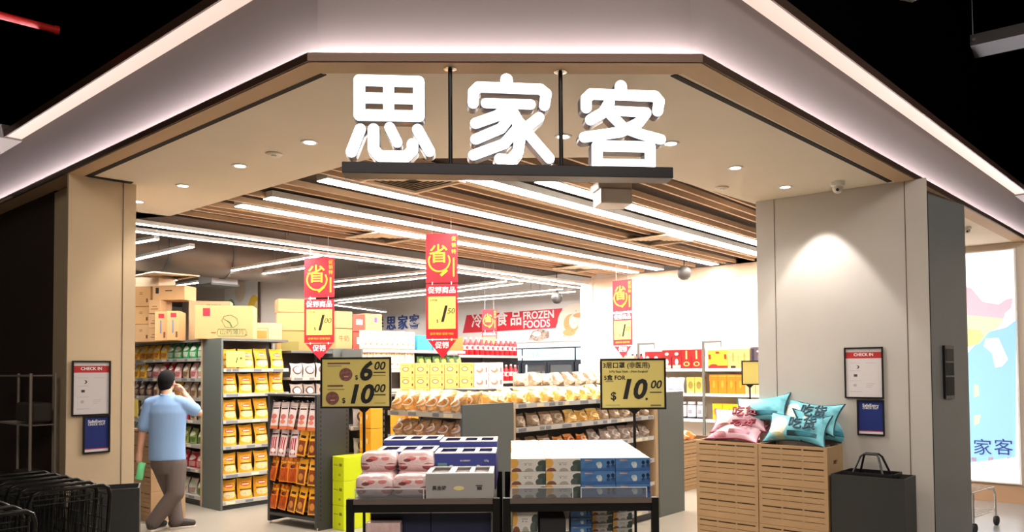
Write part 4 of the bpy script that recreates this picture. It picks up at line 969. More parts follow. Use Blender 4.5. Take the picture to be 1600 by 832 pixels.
# handled cartons
def handled(x0, x1, y0, y1, z0, z1, m_, rim, label, wins, extra=None, group='cartons with cut-out lids'):
    t = thing('handled_carton', label, 'carton', TF @ Matrix.Translation(((x0+x1)/2, y0, z0)), group); wd, dp, h = x1-x0, y1-y0, z1-z0; th = .006
    mb = MB(); mb.box(-wd/2, 0, 0, wd/2, th, h); mb.build('front_panel', m_, t)
    mb = MB(); mb.box(-wd/2, dp-th, 0, wd/2, dp, h); mb.build('back_panel', m_, t)
    for x in (-wd/2, wd/2-th): mb = MB(); mb.box(x, th, 0, x+th, dp-th, h); mb.build('side_panel', m_, t)
    mb = MB(); mb.box(-wd/2+th, th, .001, wd/2-th, dp-th, .006); mb.build('bottom', m_, t)
    mb = MB(); e = .03
    for bx in ((-wd/2, 0, wd/2, e), (-wd/2, dp-e, wd/2, dp), (-wd/2, e, -wd/2+e, dp-e), (wd/2-e, e, wd/2, dp-e), (-.02-wd*.12, e, .02-wd*.12, dp-e), (.14*wd, e, .14*wd+.03, dp-e)): mb.box(bx[0], bx[1], h+.0004, bx[2], bx[3], h+.006)
    mb.build('lid_rim', rim, t)
    mb = MB(); mb.box(-wd/2+.008, .008, h-.06, wd/2-.008, dp-.008, h-.02); mb.build('contents', P('carton_contents', (206, 196, 190), [('n', 5, .3, (150, 110, 90)), ('v', 4, (236, 232, 230))], .4), t)
    for w_ in wins:
        q = MB(); a, b_, cc, d, mm = w_; q.box(wd*(a-.5), -.0016, h*b_, wd*(cc-.5), -.0002, h*d); q.build('printed_mark', mm, t)
    if extra: extra(t, wd, h)
    return t
m_grc = mat('grey_carton', (176, 172, 170), .5); m_blc = mat('royal_blue_carton', (52, 62, 140), .45); m_rim = mat('white_rim', (238, 236, 234), .5)
TEAL = mat('teal_print', (96, 140, 150), .5); SAL = mat('salmon_print', (214, 160, 140), .5); DKG = mat('dark_grey_print', (70, 66, 66), .6)
def ov(cx_, cz_, rx, rz_, m_, n_=16):
    def go(t, wd, h):
        mb = MB(); pts = [(wd*(cx_-.5)+rx*math.cos(2*math.pi*k/n_), h*cz_+rz_*math.sin(2*math.pi*k/n_)) for k in range(n_)]
        mb.add([(x, -.0018, z) for x, z in pts]+[(x, -.0003, z) for x, z in pts], [tuple(range(n_)), tuple(range(2*n_-1, n_-1, -1))]+[(i, n_+i, n_+(i+1) % n_, (i+1) % n_) for i in range(n_)]); mb.build('printed_mark', m_, t)
    return go
def gextra(t, wd, h):
    ov(.49, .42, .034, .014, mat('pale_yellow_print', (240, 226, 160), .5))(t, wd, h); text('黑金砖', wd*(-.3), -.002, h*.42, .030, DKG, t, bold=.01)
handled(-.555, -.125, .012, .37, TZ+.001, TZ+.155, m_grc, m_rim, 'grey handled carton with pale oval mark in front of the blue cartons', [(.74, .5, .84, .54, DKG), (.76, .34, .83, .48, DKG)], gextra)
def bextra(t, wd, h):
    for cx_, r in ((.27, .016), (.71, .016)): ov(cx_, .62, r, r, WPR)(t, wd, h)
    ov(.84, .5, .016, .016, SAL)(t, wd, h); text('云南蓝莓', 0, -.002, h*.55, .036, WPR, t, bold=.01); text('BLUEBERRY', 0, -.002, h*.80, .014, WPR, t); text('125g', wd*.34, -.002, h*.8, .018, WPR, t)
blw = [(.05, .62, .2, .74, TEAL), (.05, .44, .2, .58, SAL)]
for nm, (xa, xb) in (('right', (-.535, -.115)), ('left', (-.97, -.55))):
    wl = 'behind the grey carton' if nm == 'right' else 'behind the pink packs'
    handled(xa, xb, .52 if nm == 'left' else .38, .90 if nm == 'left' else .74, TZ+.001, TZ+.245, m_blc, m_rim, f'royal blue handled carton {wl}, nearer of two', blw, bextra)
    y0 = .92 if nm == 'left' else .76; handled(xa, xb, y0, y0+.36, TZ+.001, TZ+.290, m_blc, m_rim, f'royal blue handled carton {wl}, farther of two', blw, bextra)
# goods on the lower shelves
m_nav = mat('navy_carton', (36, 42, 74), .5, noise=.2, nscale=5)
for x0_, lab in ((-.93, 'first navy handled carton under the fruit table'), (-.535, 'second navy handled carton under the fruit table')):
    handled(x0_, x0_+.39, .14, .5, .401, .77, m_nav, m_rim, lab, [(.2, .5, .26, .6, DKG), (.75, .5, .8, .6, DKG)], None, 'navy cartons under the table')
p = (-.985, .30); 
for k in range(3): pbox(Vector((-1.0+k*.002, TY+.62, .401+k*.12)), 0, .09, .2, .118, mat('fresh_green_box', (120, 206, 130), .5), f'small green box under the fruit table by its leg, {lay[k]} of three', 'box', 'small green boxes')
pbox(Vector((-.94, TY+.02, .401)), 0, .22, .11, .33, fpk, 'tall pinkish fruit carton at the front of the lower shelf', 'carton', None)
for k in range(3):
    pbox(Vector((ux0+.06, TY+.06, .401+k*.13)), 0, .16, .3, .128, t_be, f'beige tissue carton on the lower shelf at the left leg, {lay[k]} of three', 'tissue box', 'cartons under the tissue table')
pbox(Vector((ux0+.235, TY+.10, .401)), 0, .17, .3, .34, mat('black_carton', (40, 40, 44), .6), 'dark carton on the lower shelf under the tissue table', 'carton', None)
for i, x in enumerate((.45, .60, .75)):
    for k in range(7):
        o = link(me_be if i else me_bl, 'tissue_box', None, TF @ Matrix.Translation((ux0+x+.06, .16+.1*i, .401+k*.055)) @ Matrix.Rotation(.1*i, 4, 'Z') @ Matrix.Diagonal((.62, 1.6, .64, 1)))
        tag(o, f'white tissue pack below the table, {ORD[i]} pile from the dark carton, {ORD[k]} up', 'tissue box', 'tissue packs under the table')
# ================================================================ PRICE SIGNS ON POLES
CARDO = mat('straw_card', (214, 196, 112), .5)
def price_stand(x0, x1, y0, y1, xp, Y, label, fill, rz=0):
    a, b_ = ony(x0, y0, Y), ony(x1, y1, Y); wd, h = b_.x-a.x, a.z-b_.z; cx_ = (a.x+b_.x)/2; zb_ = b_.z
    t = thing('price_sign_stand', label, 'price sign', Matrix.Translation((cx_, Y, 0)) @ Matrix.Rotation(rz, 4, 'Z'))
    mb = MB(); mb.box(-wd/2+.016, -.012, zb_+.016, wd/2-.016, 0, zb_+h-.016); card = mb.build('price_card', CARDO, t)
    mb = MB(); f = .016
    for bx in ((-wd/2, zb_, wd/2, zb_+f), (-wd/2, zb_+h-f, wd/2, zb_+h), (-wd/2, zb_+f, -wd/2+f, zb_+h-f), (wd/2-f, zb_+f, wd/2, zb_+h-f)): mb.box(bx[0], -.018, bx[1], bx[2], .006, bx[3])
    mb.build('frame', BLACKM, t, bevel=.003, seg=1)
    xq = ony(xp, 640, Y).x-cx_
    mb = MB(); mb.prism([(xq-.05, 0), (xq+.05, 0), (xq+.012, -.035), (xq-.012, -.035)], -.006, .006, 0, Matrix.Translation((0, -.006, zb_)) @ Matrix.Rotation(R_(90), 4, 'X')); mb.build('clamp', BLACKM, t)
    mb = MB(); mb.tube([(xq, -.004, .02), (xq, -.004, zb_-.005)], .012, 10); mb.build('pole', BLACKM, t, smooth=True)
    mb = MB(); mb.lathe([(.15, 0), (.15, .01), (.02, .022), (.001, .022)], 24, (xq, -.004, 0)); mb.build('foot_plate', BLACKM, t, smooth=True)
    fill(card, wd, h, zb_); return t
def tx(card, s, wd, h, zb_, u, v, size, **k): return text(s, (u-.5)*wd, -.0135, zb_+h*(1-v), size*h, INK, card, **k)
def barx(card, wd, h, zb_, u0, u1, v, th=.012, m_=INK):
    mb = MB(); mb.box((u0-.5)*wd, -.0135, zb_+h*(1-v)-th*h/2, (u1-.5)*wd, -.0122, zb_+h*(1-v)+th*h/2); mb.build('printed_line', m_, card)
FADE = mat('faded_ink', (120, 108, 62), .6); PLUM = mat('plum_print', (110, 66, 62), .6)
def disc(card, wd, h, zb_, u, v, r):
    mb = MB(); mb.lathe([(r*h, 0), (r*h, .0012), (.001, .0012)], 24, M=Matrix.Translation(((u-.5)*wd, -.0122, zb_+h*(1-v))) @ Matrix.Rotation(R_(90), 4, 'X')); mb.build('fruit_picture', P('fruit_picture', (116, 72, 66), [('v', 4, (150, 100, 86)), ('r', .35, .3, .7, .4, (200, 150, 130))], .5), card)
def fill_l(c_, wd, h, zb_):
    for v in (.27, .76):
        pass
    tx(c_, '6', wd, h, zb_, .63, .29, .50, bold=.035, shear=.22); tx(c_, '00', wd, h, zb_, .83, .18, .22, bold=.02, shear=.22); barx(c_, wd, h, zb_, .75, .92, .30, .018); tx(c_, '$', wd, h, zb_, .51, .40, .12, bold=.01)
    tx(c_, '10', wd, h, zb_, .55, .74, .50, bold=.035, shear=.22); tx(c_, '00', wd, h, zb_, .83, .62, .22, bold=.02, shear=.22); barx(c_, wd, h, zb_, .75, .92, .74, .018); tx(c_, '$', wd, h, zb_, .33, .85, .14, bold=.01)
    disc(c_, wd, h, zb_, .36, .34, .13); disc(c_, wd, h, zb_, .17, .80, .13)
    for u0, u1, v in ((.10, .42, .12), (.10, .30, .17), (.10, .32, .56), (.10, .34, .63), (.74, .92, .36), (.76, .92, .90)): barx(c_, wd, h, zb_, u0, u1, v, .03 if v in (.12, .56) else .012, FADE if v not in (.12, .56) else PLUM)
def fill_r(c_, wd, h, zb_):
    tx(c_, '3层口罩 (非医用)', wd, h, zb_, .40, .14, .125, bold=.012); tx(c_, '3-Ply Face Mask - (Non-Surgical)', wd, h, zb_, .43, .255, .058)
    tx(c_, '5盒 FOR', wd, h, zb_, .22, .38, .115, bold=.012); barx(c_, wd, h, zb_, .08, .20, .45, .012, FADE)
    tx(c_, '10', wd, h, zb_, .48, .62, .52, bold=.035, shear=.22); tx(c_, '$', wd, h, zb_, .20, .74, .22, bold=.015); tx(c_, '.', wd, h, zb_, .70, .72, .3, bold=.02); tx(c_, '00', wd, h, zb_, .84, .52, .22, bold=.02, shear=.22); barx(c_, wd, h, zb_, .75, .93, .665, .018)
    barx(c_, wd, h, zb_, .76, .92, .92, .03, FADE); barx(c_, wd, h, zb_, .08, .3, .91, .01, FADE)
price_stand(501, 612, 559, 638, 569, 6.36, 'black framed straw price sign with two prices, six and ten', fill_l, R_(-1))
price_stand(937, 1041, 561, 640, 991, 6.36, 'black framed straw price sign for face masks behind the tissue boxes', fill_r, R_(1))
def fill_s(c_, wd, h, zb_): pass
price_stand(1158, 1187, 564, 602, 1172, 10.2, 'small yellow framed price sign on a pole beside the beige column', fill_s)
# ================================================================ HANGING PROMOTION SIGNS
def banner(x0, x1, ys, Y, rz, label, price, cents, ztop, simple=False):
    a, b_ = ony(x0, ys[0], Y), ony(x1, ys[0], Y); wd = (b_.x-a.x)/max(.3, abs(math.cos(rz))); zs = [ony((x0+x1)/2, y, Y).z for y in ys]; cx_ = (a.x+b_.x)/2
    t = thing('promotion_sign', label, 'hanging sign', Matrix.Translation((cx_, Y, 0)) @ Matrix.Rotation(rz, 4, 'Z'), 'hanging red promotion signs')
    h1 = zs[0]-zs[1]; mb = MB(); mb.box(-wd/2, -.003, zs[1], wd/2, 0, zs[0]); top = mb.build('top_panel', RPR, t)
    zc = (zs[0]+zs[1])/2
    text('省', -wd*.10, -.0045, zc+h1*.06, wd*.62, YPR, top, bold=.008)
    mb = MB(); n_ = 26; mb.tube([(-wd*.08+wd*.33*math.cos(q), -.004, zc-h1*.06+wd*.33*math.sin(q)) for q in (R_(150)+R_(240)*k/n_ for k in range(n_+1))], wd*.028, 5); mb.build('ring_print', YPR, top)
    for k in range(3): text('促销特'[k], wd*.38, -.0045, zs[0]-h1*(.12+.13*k), wd*.15, YPR, top)
    mb = MB(); mb.box(wd*.35, -.0045, zs[1]+h1*.12, wd*.40, -.0032, zs[1]+h1*.5); mb.build('side_print', YPR, top)
    mb = MB(); mb.box(-wd*.1, -.0045, -.03*wd, wd*.16, -.0032, .055*wd, 0, Matrix.Translation((wd*.05, 0, zs[1]+h1*.18)) @ Matrix.Rotation(R_(-40), 4, 'Y')); mb.build('side_print', YPR, top)
    if len(ys) > 2:
        z2, z3 = zs[2], zs[3]; h2 = z2-z3; mb = MB(); mb.box(-wd/2, -.003, z3, wd/2, 0, z2); mid = mb.build('price_panel', RPR, t)
        text('促销商品', 0, -.0045, z2-h2*.12, wd*.22, WPR, mid, bold=.02)
        mb = MB(); mb.box(-wd*.43, -.006, z3+h2*.18, wd*.43, -.0035, z2-h2*.23); cd_ = mb.build('price_card', mat('bright_yellow_card', (248, 218, 118), .5), mid)
        text(price, wd*.02, -.0068, z3+h2*.44, wd*.72, INK, cd_, bold=.01, shear=.25); text(cents, wd*.28, -.0068, z3+h2*.50, wd*.24, INK, cd_, shear=.2); text('$', -wd*.14, -.0068, z3+h2*.32, wd*.14, INK, cd_)
        text('2 FOR', -wd*.25, -.0068, z2-h2*.30, wd*.09, INK, cd_)
        text('促销·特价·促销·特价', 0, -.0045, z3+h2*.09, wd*.085, YPR, mid)
        if len(ys) > 4:
            z4 = zs[4]; mb = MB(); p3 = [(-wd*.45, z3-.012), (wd*.45, z3-.012), (wd*.02, z4)]
            mb.add([(x, -.003, z) for x, z in p3]+[(x, 0, z) for x, z in p3], [(2, 1, 0), (3, 4, 5), (0, 1, 4, 3), (1, 2, 5, 4), (2, 0, 3, 5)]); pn_ = mb.build('pennant', RPR, t)
            text('促销', 0, -.0045, z3-.012-(z3-z4)*.28, wd*.22, WPR, pn_, bold=.02)
        mb = MB()
        for x in (-wd*.3, wd*.3):
            mb.tube([(x, -.0015, z2-.01), (x, -.0015, zs[1]+.01)], .006, 6)
            if len(ys) > 4: mb.tube([(x, -.0015, z3+.005), (x, -.0015, z3-.02)], .006, 6)
        mb.build('clip', WHITE, t)
    mb = MB()
    for x in (-wd*.3, wd*.3): mb.tube([(x, -.0015, zs[0]-.005), (x, -.0015, ztop)], .002, 5)
    mb.build('hanging_string', WHITE, t); return t
banner(665, 715, (365, 442, 444, 530, 561), 8.0, R_(-6), 'red promotion sign with yellow card priced one fifty, nearest of the hanging ones', '1', '50', ZS+.05)
banner(475, 523, (403, 465, 468, 536, 563), 9.2, R_(-6), 'red promotion sign with yellow card priced one dollar, above the pegboard rack', '1', '00', 3.75)
banner(959, 985, (438, 487, 490, 540, 560), 11.6, R_(-48), 'pale washed promotion sign turned sideways before the bright white wall', '1', '00', ZS+.05)
banner(753, 776, (484, 517, 519, 552, 560), 14.2, R_(-4), 'small distant promotion sign hanging before the frozen foods panel', '1', '00', 3.75)
# ================================================================ GIFT SHELVES AT THE WHITE WALL
WO = W0 + DL2*1.62 - DR2*.44; WO = Vector((WO.x, WO.y, 0)); FW_ = fr(WO, ZL)
zW = [.15, .55, .93, 1.32, 1.70]
wsu = shelf_unit(WO, ZL, 3.1, .42, 2.02, zW, 'cream wall shelves of gift boxes against the bright white wall', posts=(0,), top=False, back=mat('pale_back', (226, 218, 208), .6), rail_m=mat('cream_rail', (244, 238, 228), .5), ticks=False)
for x in (.48, 1.62, 2.72):
    mb = MB(); mb.box(x-.018, -.026, 0, x+.018, -.002, 2.12); ur = mb.build('front_upright', GREY, wsu)
    if x < 2.5: mb = MB(); mb.box(x+.0185, -.022, 2.09, x+.30, -.006, 2.12); mb.box(x+.285, -.022, 2.02, x+.30, -.006, 2.0899); mb.build('hoop', GREY, ur)
def gift(nm, base, shapes, desc, wd, h, dp=.12, cat='gift box'):
    m_ = P('gift_'+nm, base, shapes, .35); return K('gift_box', [giftbox_mesh('gift_box', wd, dp, h, m_)], desc, cat), wd
RED, GOLD, DRED, IV = (204, 30, 34), (246, 206, 110), (150, 26, 34), (240, 226, 206)
g_r1 = gift('red_white', RED, [('o', .3, .6, .22, .14, IV), ('o', .7, .4, .2, .12, IV), ('r', .05, .02, .95, .1, DRED)], 'red gift box with white drawings', .15, .28)
g_r2 = gift('dark_red', DRED, [('o', .5, .78, .2, .08, IV), ('o', .5, .36, .16, .16, IV), ('r', .1, .04, .9, .2, (222, 190, 170))], 'dark red gift box with white bottle', .165, .30)
g_r3 = gift('red_gold', RED, [('o', .5, .25, .3, .12, GOLD), ('o', .5, .25, .2, .08, RED), ('r', .42, .5, .58, .94, GOLD)], 'bright red gift box with gold circle', .165, .30)
g_yl = gift('yellow_red', (248, 190, 50), [('r', 0, 0, 1, .16, RED), ('r', .04, .5, .16, .76, RED), ('r', .84, .5, .96, .76, RED), ('r', .4, .8, .6, .92, RED), ('o', .3, .16, .2, .08, RED)], 'wide yellow gift box with red hills', .31, .28)
g_tn = gift('tan', (236, 190, 110), [('r', .3, .0, .75, .14, INK_ if False else (40, 30, 26)), ('r', .45, .35, .6, .8, (200, 140, 60))], 'tan gift box with black foot label', .17, .29)
g_pu = gift('purple', (84, 72, 84), [('r', .08, .1, .28, .92, (40, 34, 48)), ('o', .65, .8, .2, .06, (196, 186, 196)), ('r', .5, .2, .85, .6, (112, 100, 112))], 'dark plum gift box with pale mark', .20, .31)
g_pk = gift('pale_orange', (246, 214, 160), [('o', .5, .5, .3, .3, (246, 170, 60))], 'small pale orange gift box', .16, .22)
def placeg(x, z, g, where, yy=.06): k, wd = g; k.put(FW_ @ Matrix.Translation((x, yy, z+.001)), f'{k.desc}, {where}', 'gift boxes on the wall shelves'); return x+wd+.006
x = .0
seqs = [(1.70, [(g_pk, 2, 'first'), None, (g_r1, 2, ''), (g_r2, 2, ''), (g_r3, 2, ''), (g_yl, 1, ''), (g_tn, 2, ''), (g_pu, 2, '')])]
x = .10
for i in range(2): x = placeg(x, 1.70, g_pk, f'top gift shelf, {ORD[i]} from the cream pillar')
mbot = P('red_white_bottle', (222, 40, 44), [('r', 0, .0, 1, .16, (40, 30, 30)), ('r', 0, .62, 1, .7, (250, 236, 230)), ('o', .5, .36, .3, .14, (246, 240, 236)), ('r', 0, .86, 1, 1, (40, 30, 30))], .3)
k_bt = K('sauce_bottle', [bottle_mesh('sauce_bottle', .045, .25, mbot)], 'red and white sauce bottle', 'bottle')
for i in range(3): k_bt.put(FW_ @ Matrix.Translation((.30+i*.08, .1, 1.701)), f'{k_bt.desc}, {ORD[i]} from the cream pillar on the top gift shelf', 'sauce bottles on the gift shelf')
x = .56
for g, n_ in ((g_r1, 2), (g_r2, 2), (g_r3, 2)):
    for i in range(n_): x = placeg(x+g[1]/2-.0, 1.70, g, f'top gift shelf, {["nearer the sauce bottles", "nearer the beige column"][i]}')-g[1]/2
x = 1.66
x = placeg(x+.155, 1.70, g_yl, 'top gift shelf between red and tan boxes')-.155
for i in range(2): x = placeg(x+.085, 1.70, g_tn, f'top gift shelf, {["beside the yellow box", "beside the plum boxes"][i]}')-.085
for i in range(4): x = placeg(x+.11, 1.70, g_pu, f'top gift shelf, {ORD[i]} of the plum row')-.105
k_wb = K('tea_bag', [pouch_mesh('tea_bag', .15, .24, .1, P('white_tea_bag', (232, 230, 236), [('n', 6, .2, (170, 170, 200)), ('r', .2, .2, .8, .3, (150, 150, 180))], .4), 3, gus=.9)], 'white printed food bag', 'food bag')
for i in range(5): k_wb.put(FW_ @ Matrix.Translation((.58+i*.145, .1, 1.321)), f'{k_wb.desc}, {ORD[i]} from the cream pillar on the second gift shelf', 'white bags on the gift shelf')
g_ol = gift('olive', (196, 180, 90), [('o', .5, .5, .3, .24, (150, 130, 60)), ('r', .1, .05, .9, .12, (230, 220, 160))], 'olive gold gift box', .13, .25)
g_or = gift('orange', (240, 130, 24), [('r', .05, .9, .95, .95, (250, 180, 80)), ('o', .5, .5, .14, .2, (250, 160, 50))], 'bright orange gift box', .135, .29)
g_pe = gift('peach', (248, 190, 140), [('n', 8, .2, (236, 130, 70), 0, .6), ('r', .05, .85, .95, .92, (250, 220, 180))], 'peach patterned gift box', .155, .28)
for i in range(2): placeg(1.36+i*.14, 1.32, g_ol, f'second gift shelf, {["beside the white bags", "beside the second upright"][i]}')
xx = 1.68
for i in range(4): xx = placeg(xx+.068, 1.32, g_or, f'second gift shelf, {ORD[i]} of the orange row')-.068
for i in range(4): xx = placeg(xx+.078, 1.32, g_pe, f'second gift shelf, {ORD[i]} of the peach row')-.078
k_jr = K('sauce_jar', [jar_mesh('sauce_jar', .07, .26, P('white_jar_print', (240, 240, 244), [('r', 0, .0, 1, .12, (60, 66, 90)), ('r', .2, .3, .7, .55, (150, 150, 170)), ('r', 0, .8, 1, .86, (60, 66, 90))], .3))], 'white jar with dark blue foot', 'jar')
for i in range(8): k_jr.put(FW_ @ Matrix.Translation((.4+i*.16, .1, .931)), f'{k_jr.desc}, {ORD[i]} from the cream pillar on the third gift shelf', 'white jars on the gift shelf')
g_yb = gift('yellow_small', (250, 200, 30), [('r', .1, .3, .4, .6, (230, 150, 20)), ('r', .6, .2, .8, .7, (230, 150, 20))], 'yellow box with amber print', .15, .24)
for i in range(6): placeg(1.80+i*.165, .93, g_yb, f'third gift shelf, {ORD[i]} of the yellow row')
# crates in front of the gift shelves with loose orange packs
q = onz(1060, 771, 0); crate_stack(q, ZR, 2, 'in the stack behind the slate end panel')
FQ = fr(q, ZR)
for i in range(3):
    k_oran.put(FQ @ Matrix.Translation((.1+i*.19, .1, .696)) @ Matrix.Rotation(.4*i, 4, 'Z'), f'orange bread pack heaped on the far crates, {ORD[i]} from the slate end panel', 'orange packs on the far crates')
q2 = q + DR*.62
crate_stack(q2, ZR, 2, 'in the second stack behind the slate end panel')
# ================================================================ FAR GONDOLAS
def far_gondola(O, n_bays, zs, h, label, pl):
    shelf_unit(O, ZR, 1.0*n_bays, .44, h, zs, label, end_l=PANEL, posts=(.5,) if n_bays > 1 else (1,), ticks=False)
    tag(MB().box(-.45*0, 0, 0, .01, .01, .01) and pl, '', '') if False else None
NH = 2.0
N1 = Vector((-2.04, 10.5, 0)); FN1 = fr(N1, ZR)
far_gondola(N1, 2, [.3, .7, 1.1, 1.44, 1.72, NH-.0], NH, 'tall far shelves topped with cream cartons of milk beside the grey end', None)
cream_c = P('milk_carton_print', (248, 232, 206), [('o', .62, .42, .22, .20, (180, 120, 60)), ('o', .56, .48, .2, .16, (250, 240, 226)), ('r', .3, .80, .7, .86, (200, 150, 90)), ('r', 0, .0, 1, .06, (220, 150, 120))], .35)
k_mk = K('drink_carton', [carton_mesh('drink_carton', .09, .07, .26, cream_c)], 'cream drink carton with brown swirl', 'drink carton')
row(k_mk, FN1, 10, .02, .99, .05, NH+.005, 'very top of the far milk shelves', 'drink cartons on the far shelves', jr=.03, jx=.002)
row(k_mk, FN1, 10, .02, .99, .05, 1.721, 'second level of the far milk shelves', 'drink cartons on the far shelves', jr=.03, jx=.002)
k_gn = pouch_kind('dgreen', (70, 110, 50), (220, 190, 60), (40, 60, 30), 'dark green pack', .14, .2)
row(k_gn, FN1, 6, 1.03, 1.97, .06, 1.721, 'second bay of the far milk shelves', 'green packs on the far shelves')
bl_b = mat('sky_blue_box', (60, 170, 220), .5); tq_b = mat('turquoise_box', (120, 214, 214), .5); or_b = mat('coral_box', (244, 120, 60), .5)
for i, (mm, nm) in enumerate(((bl_b, 'sky blue'), (tq_b, 'turquoise'), (or_b, 'coral orange'))):
    pbox(FN1 @ Vector((1.04+i*.33, .05, NH+.005)), ZR, .30, .2, .22, mm, f'{nm} box on top of the far shelves beside the tall promotion sign', 'box', 'coloured boxes on the far shelves')
k_pp = K('snack_pack', [pouch_mesh('snack_pack', .3, .2, .12, P('purple_white_pack', (236, 220, 232), [('r', 0, .3, 1, .5, (150, 60, 140)), ('r', 0, .6, 1, .66, (230, 130, 170))], .3), 4)], 'white and purple pack', 'snack bag')
mb = MB()
shelf_unit(N1 + DL*.44, ZL, .44, .3, .01+NH*0+1.70, [.5, 1.0, 1.4], 'narrow end shelf left of the far milk shelves', posts=(), base=True) if False else None
# red and white cartons heaped over the far milk shelves
RWC = mat('red_carton', (214, 70, 54), .6)
p0 = N1 + DL*.46
for i, (dx, dz_, wd, h, mm, lab, mk) in enumerate(((-.08, 0, .28, .28, CARDB, 'tan carton with brown lettering low in the heap over the milk shelves', [('t', '牛奶', .5, .5, .09, BRN)]),
        (.22, 0, .23, .24, RWC, 'red carton low in the heap over the milk shelves', [('r', .3, .3, .75, .7, WPR)]), (.47, 0, .25, .26, RWC, 'red and white carton low in the heap, farthest from the first promotion sign', [('r', .3, .25, .7, .75, WPR)]),
        (-.07, .29, .27, .24, CARDB, 'tan carton upper in the heap beside the first promotion sign', []), (.215, .25, .21, .25, RWC, 'red carton with white patch at the middle of the upper heap', [('r', .3, .4, .8, .7, WPR)]), (.44, .27, .30, .25, C2, 'tan carton with purple mark topmost in the heap', [('r', .55, .5, .7, .8, mat('violet_print', (110, 70, 140), .6))]))):
    carton(p0 + DR*dx + DL*.05 + Vector((0, 0, NH+.02+dz_)), R_(46), wd, .34, h, lab, mm, mk, group='cartons heaped over the far milk shelves')
mb = MB(); mb.box(-.15, .01, 0, 1.3, .5, NH+.018); tag(mb.build('storage_cabinet', PANEL, None, fr(p0, ZR), bevel=.004), 'grey storage cabinet carrying the heap of red and tan cartons', 'cabinet')
N2 = Vector((-.89, 13.0, 0)); FN2 = fr(N2, ZR)
far_gondola(N2, 2, [.3, .7, 1.1, 1.5, 1.96], 1.96, 'far shelves of red bottles beyond the second grey end', None)
k_rb = K('drink_bottle', [bottle_mesh('drink_bottle', .05, .30, P('red_drink_print', (216, 30, 40), [('r', 0, .3, 1, .56, (250, 226, 220)), ('o', .5, .42, .3, .1, (216, 30, 40)), ('r', 0, .9, 1, 1, (240, 236, 230))], .3))], 'red drink bottle with white label', 'bottle')
row(k_rb, FN2, 12, .03, 1.6, .08, 1.965, 'top of the red bottle shelves', 'red bottles on the far shelves', jr=.1, jx=.003)
row(k_rb, FN2, 12, .03, 1.6, .08, 1.501, 'second level of red bottle shelves', 'red bottles on the far shelves', jr=.1, jx=.003)
# yellow printed cartons stacked in the middle aisle
yc = P('yellow_carton_print', (250, 206, 120), [('o', .38, .5, .24, .2, (226, 130, 50)), ('o', .38, .5, .16, .12, (250, 236, 190)), ('r', .8, .12, .9, .34, (90, 60, 40)), ('r', .78, .6, .92, .9, (240, 170, 80)), ('r', .1, .8, .6, .86, (236, 160, 60))], .4)
wc = P('white_carton_print', (250, 236, 220), [('o', .4, .4, .24, .24, (236, 140, 110)), ('o', .36, .5, .16, .16, (250, 240, 232)), ('r', .8, .2, .9, .6, (140, 110, 100))], .4)
YS = Vector((-1.46, 9.95, 0)); FY = fr(YS, R_(2))
t = thing('low_pallet_stand', 'low grey stand carrying the stacked yellow cartons', 'stand', FY)
mb = MB(); mb.box(-.02, .0, 1.13, 1.36, .5, 1.16); mb.build('stand_top', SHELF, t)
for x in (0, 1.32):
    for y in (.02, .46): mb = MB(); mb.box(x-.02, y-.02, 0, x+.02, y+.02, 1.129); mb.build('leg', BLACKM, t)
for r in range(4):
    n_ = 7
    for i in range(n_):
        mm = wc if i > 4 and r > 1 else yc
        pb = MB().box(0, 0, 0, .186, .3, .158).mesh('food_carton', mm, bevel=.003, seg=1) if (r, i) == (0, 0) else None
        if pb: YM = {'y': pb}
        me = YM['y'] if mm is yc else YM.setdefault('w', MB().box(0, 0, 0, .186, .3, .158).mesh('food_carton', wc, bevel=.003, seg=1))
        o = link(me, 'food_carton', None, FY @ Matrix.Translation((.005+i*.192, .04+.0*r, 1.161+r*.16))); tag(o, f'{"white and coral" if mm is wc else "yellow"} food carton behind the bread, {ORD[i]} across, {["lowest", "second", "third", "topmost"][r]} layer', 'carton', 'food cartons behind the bread')
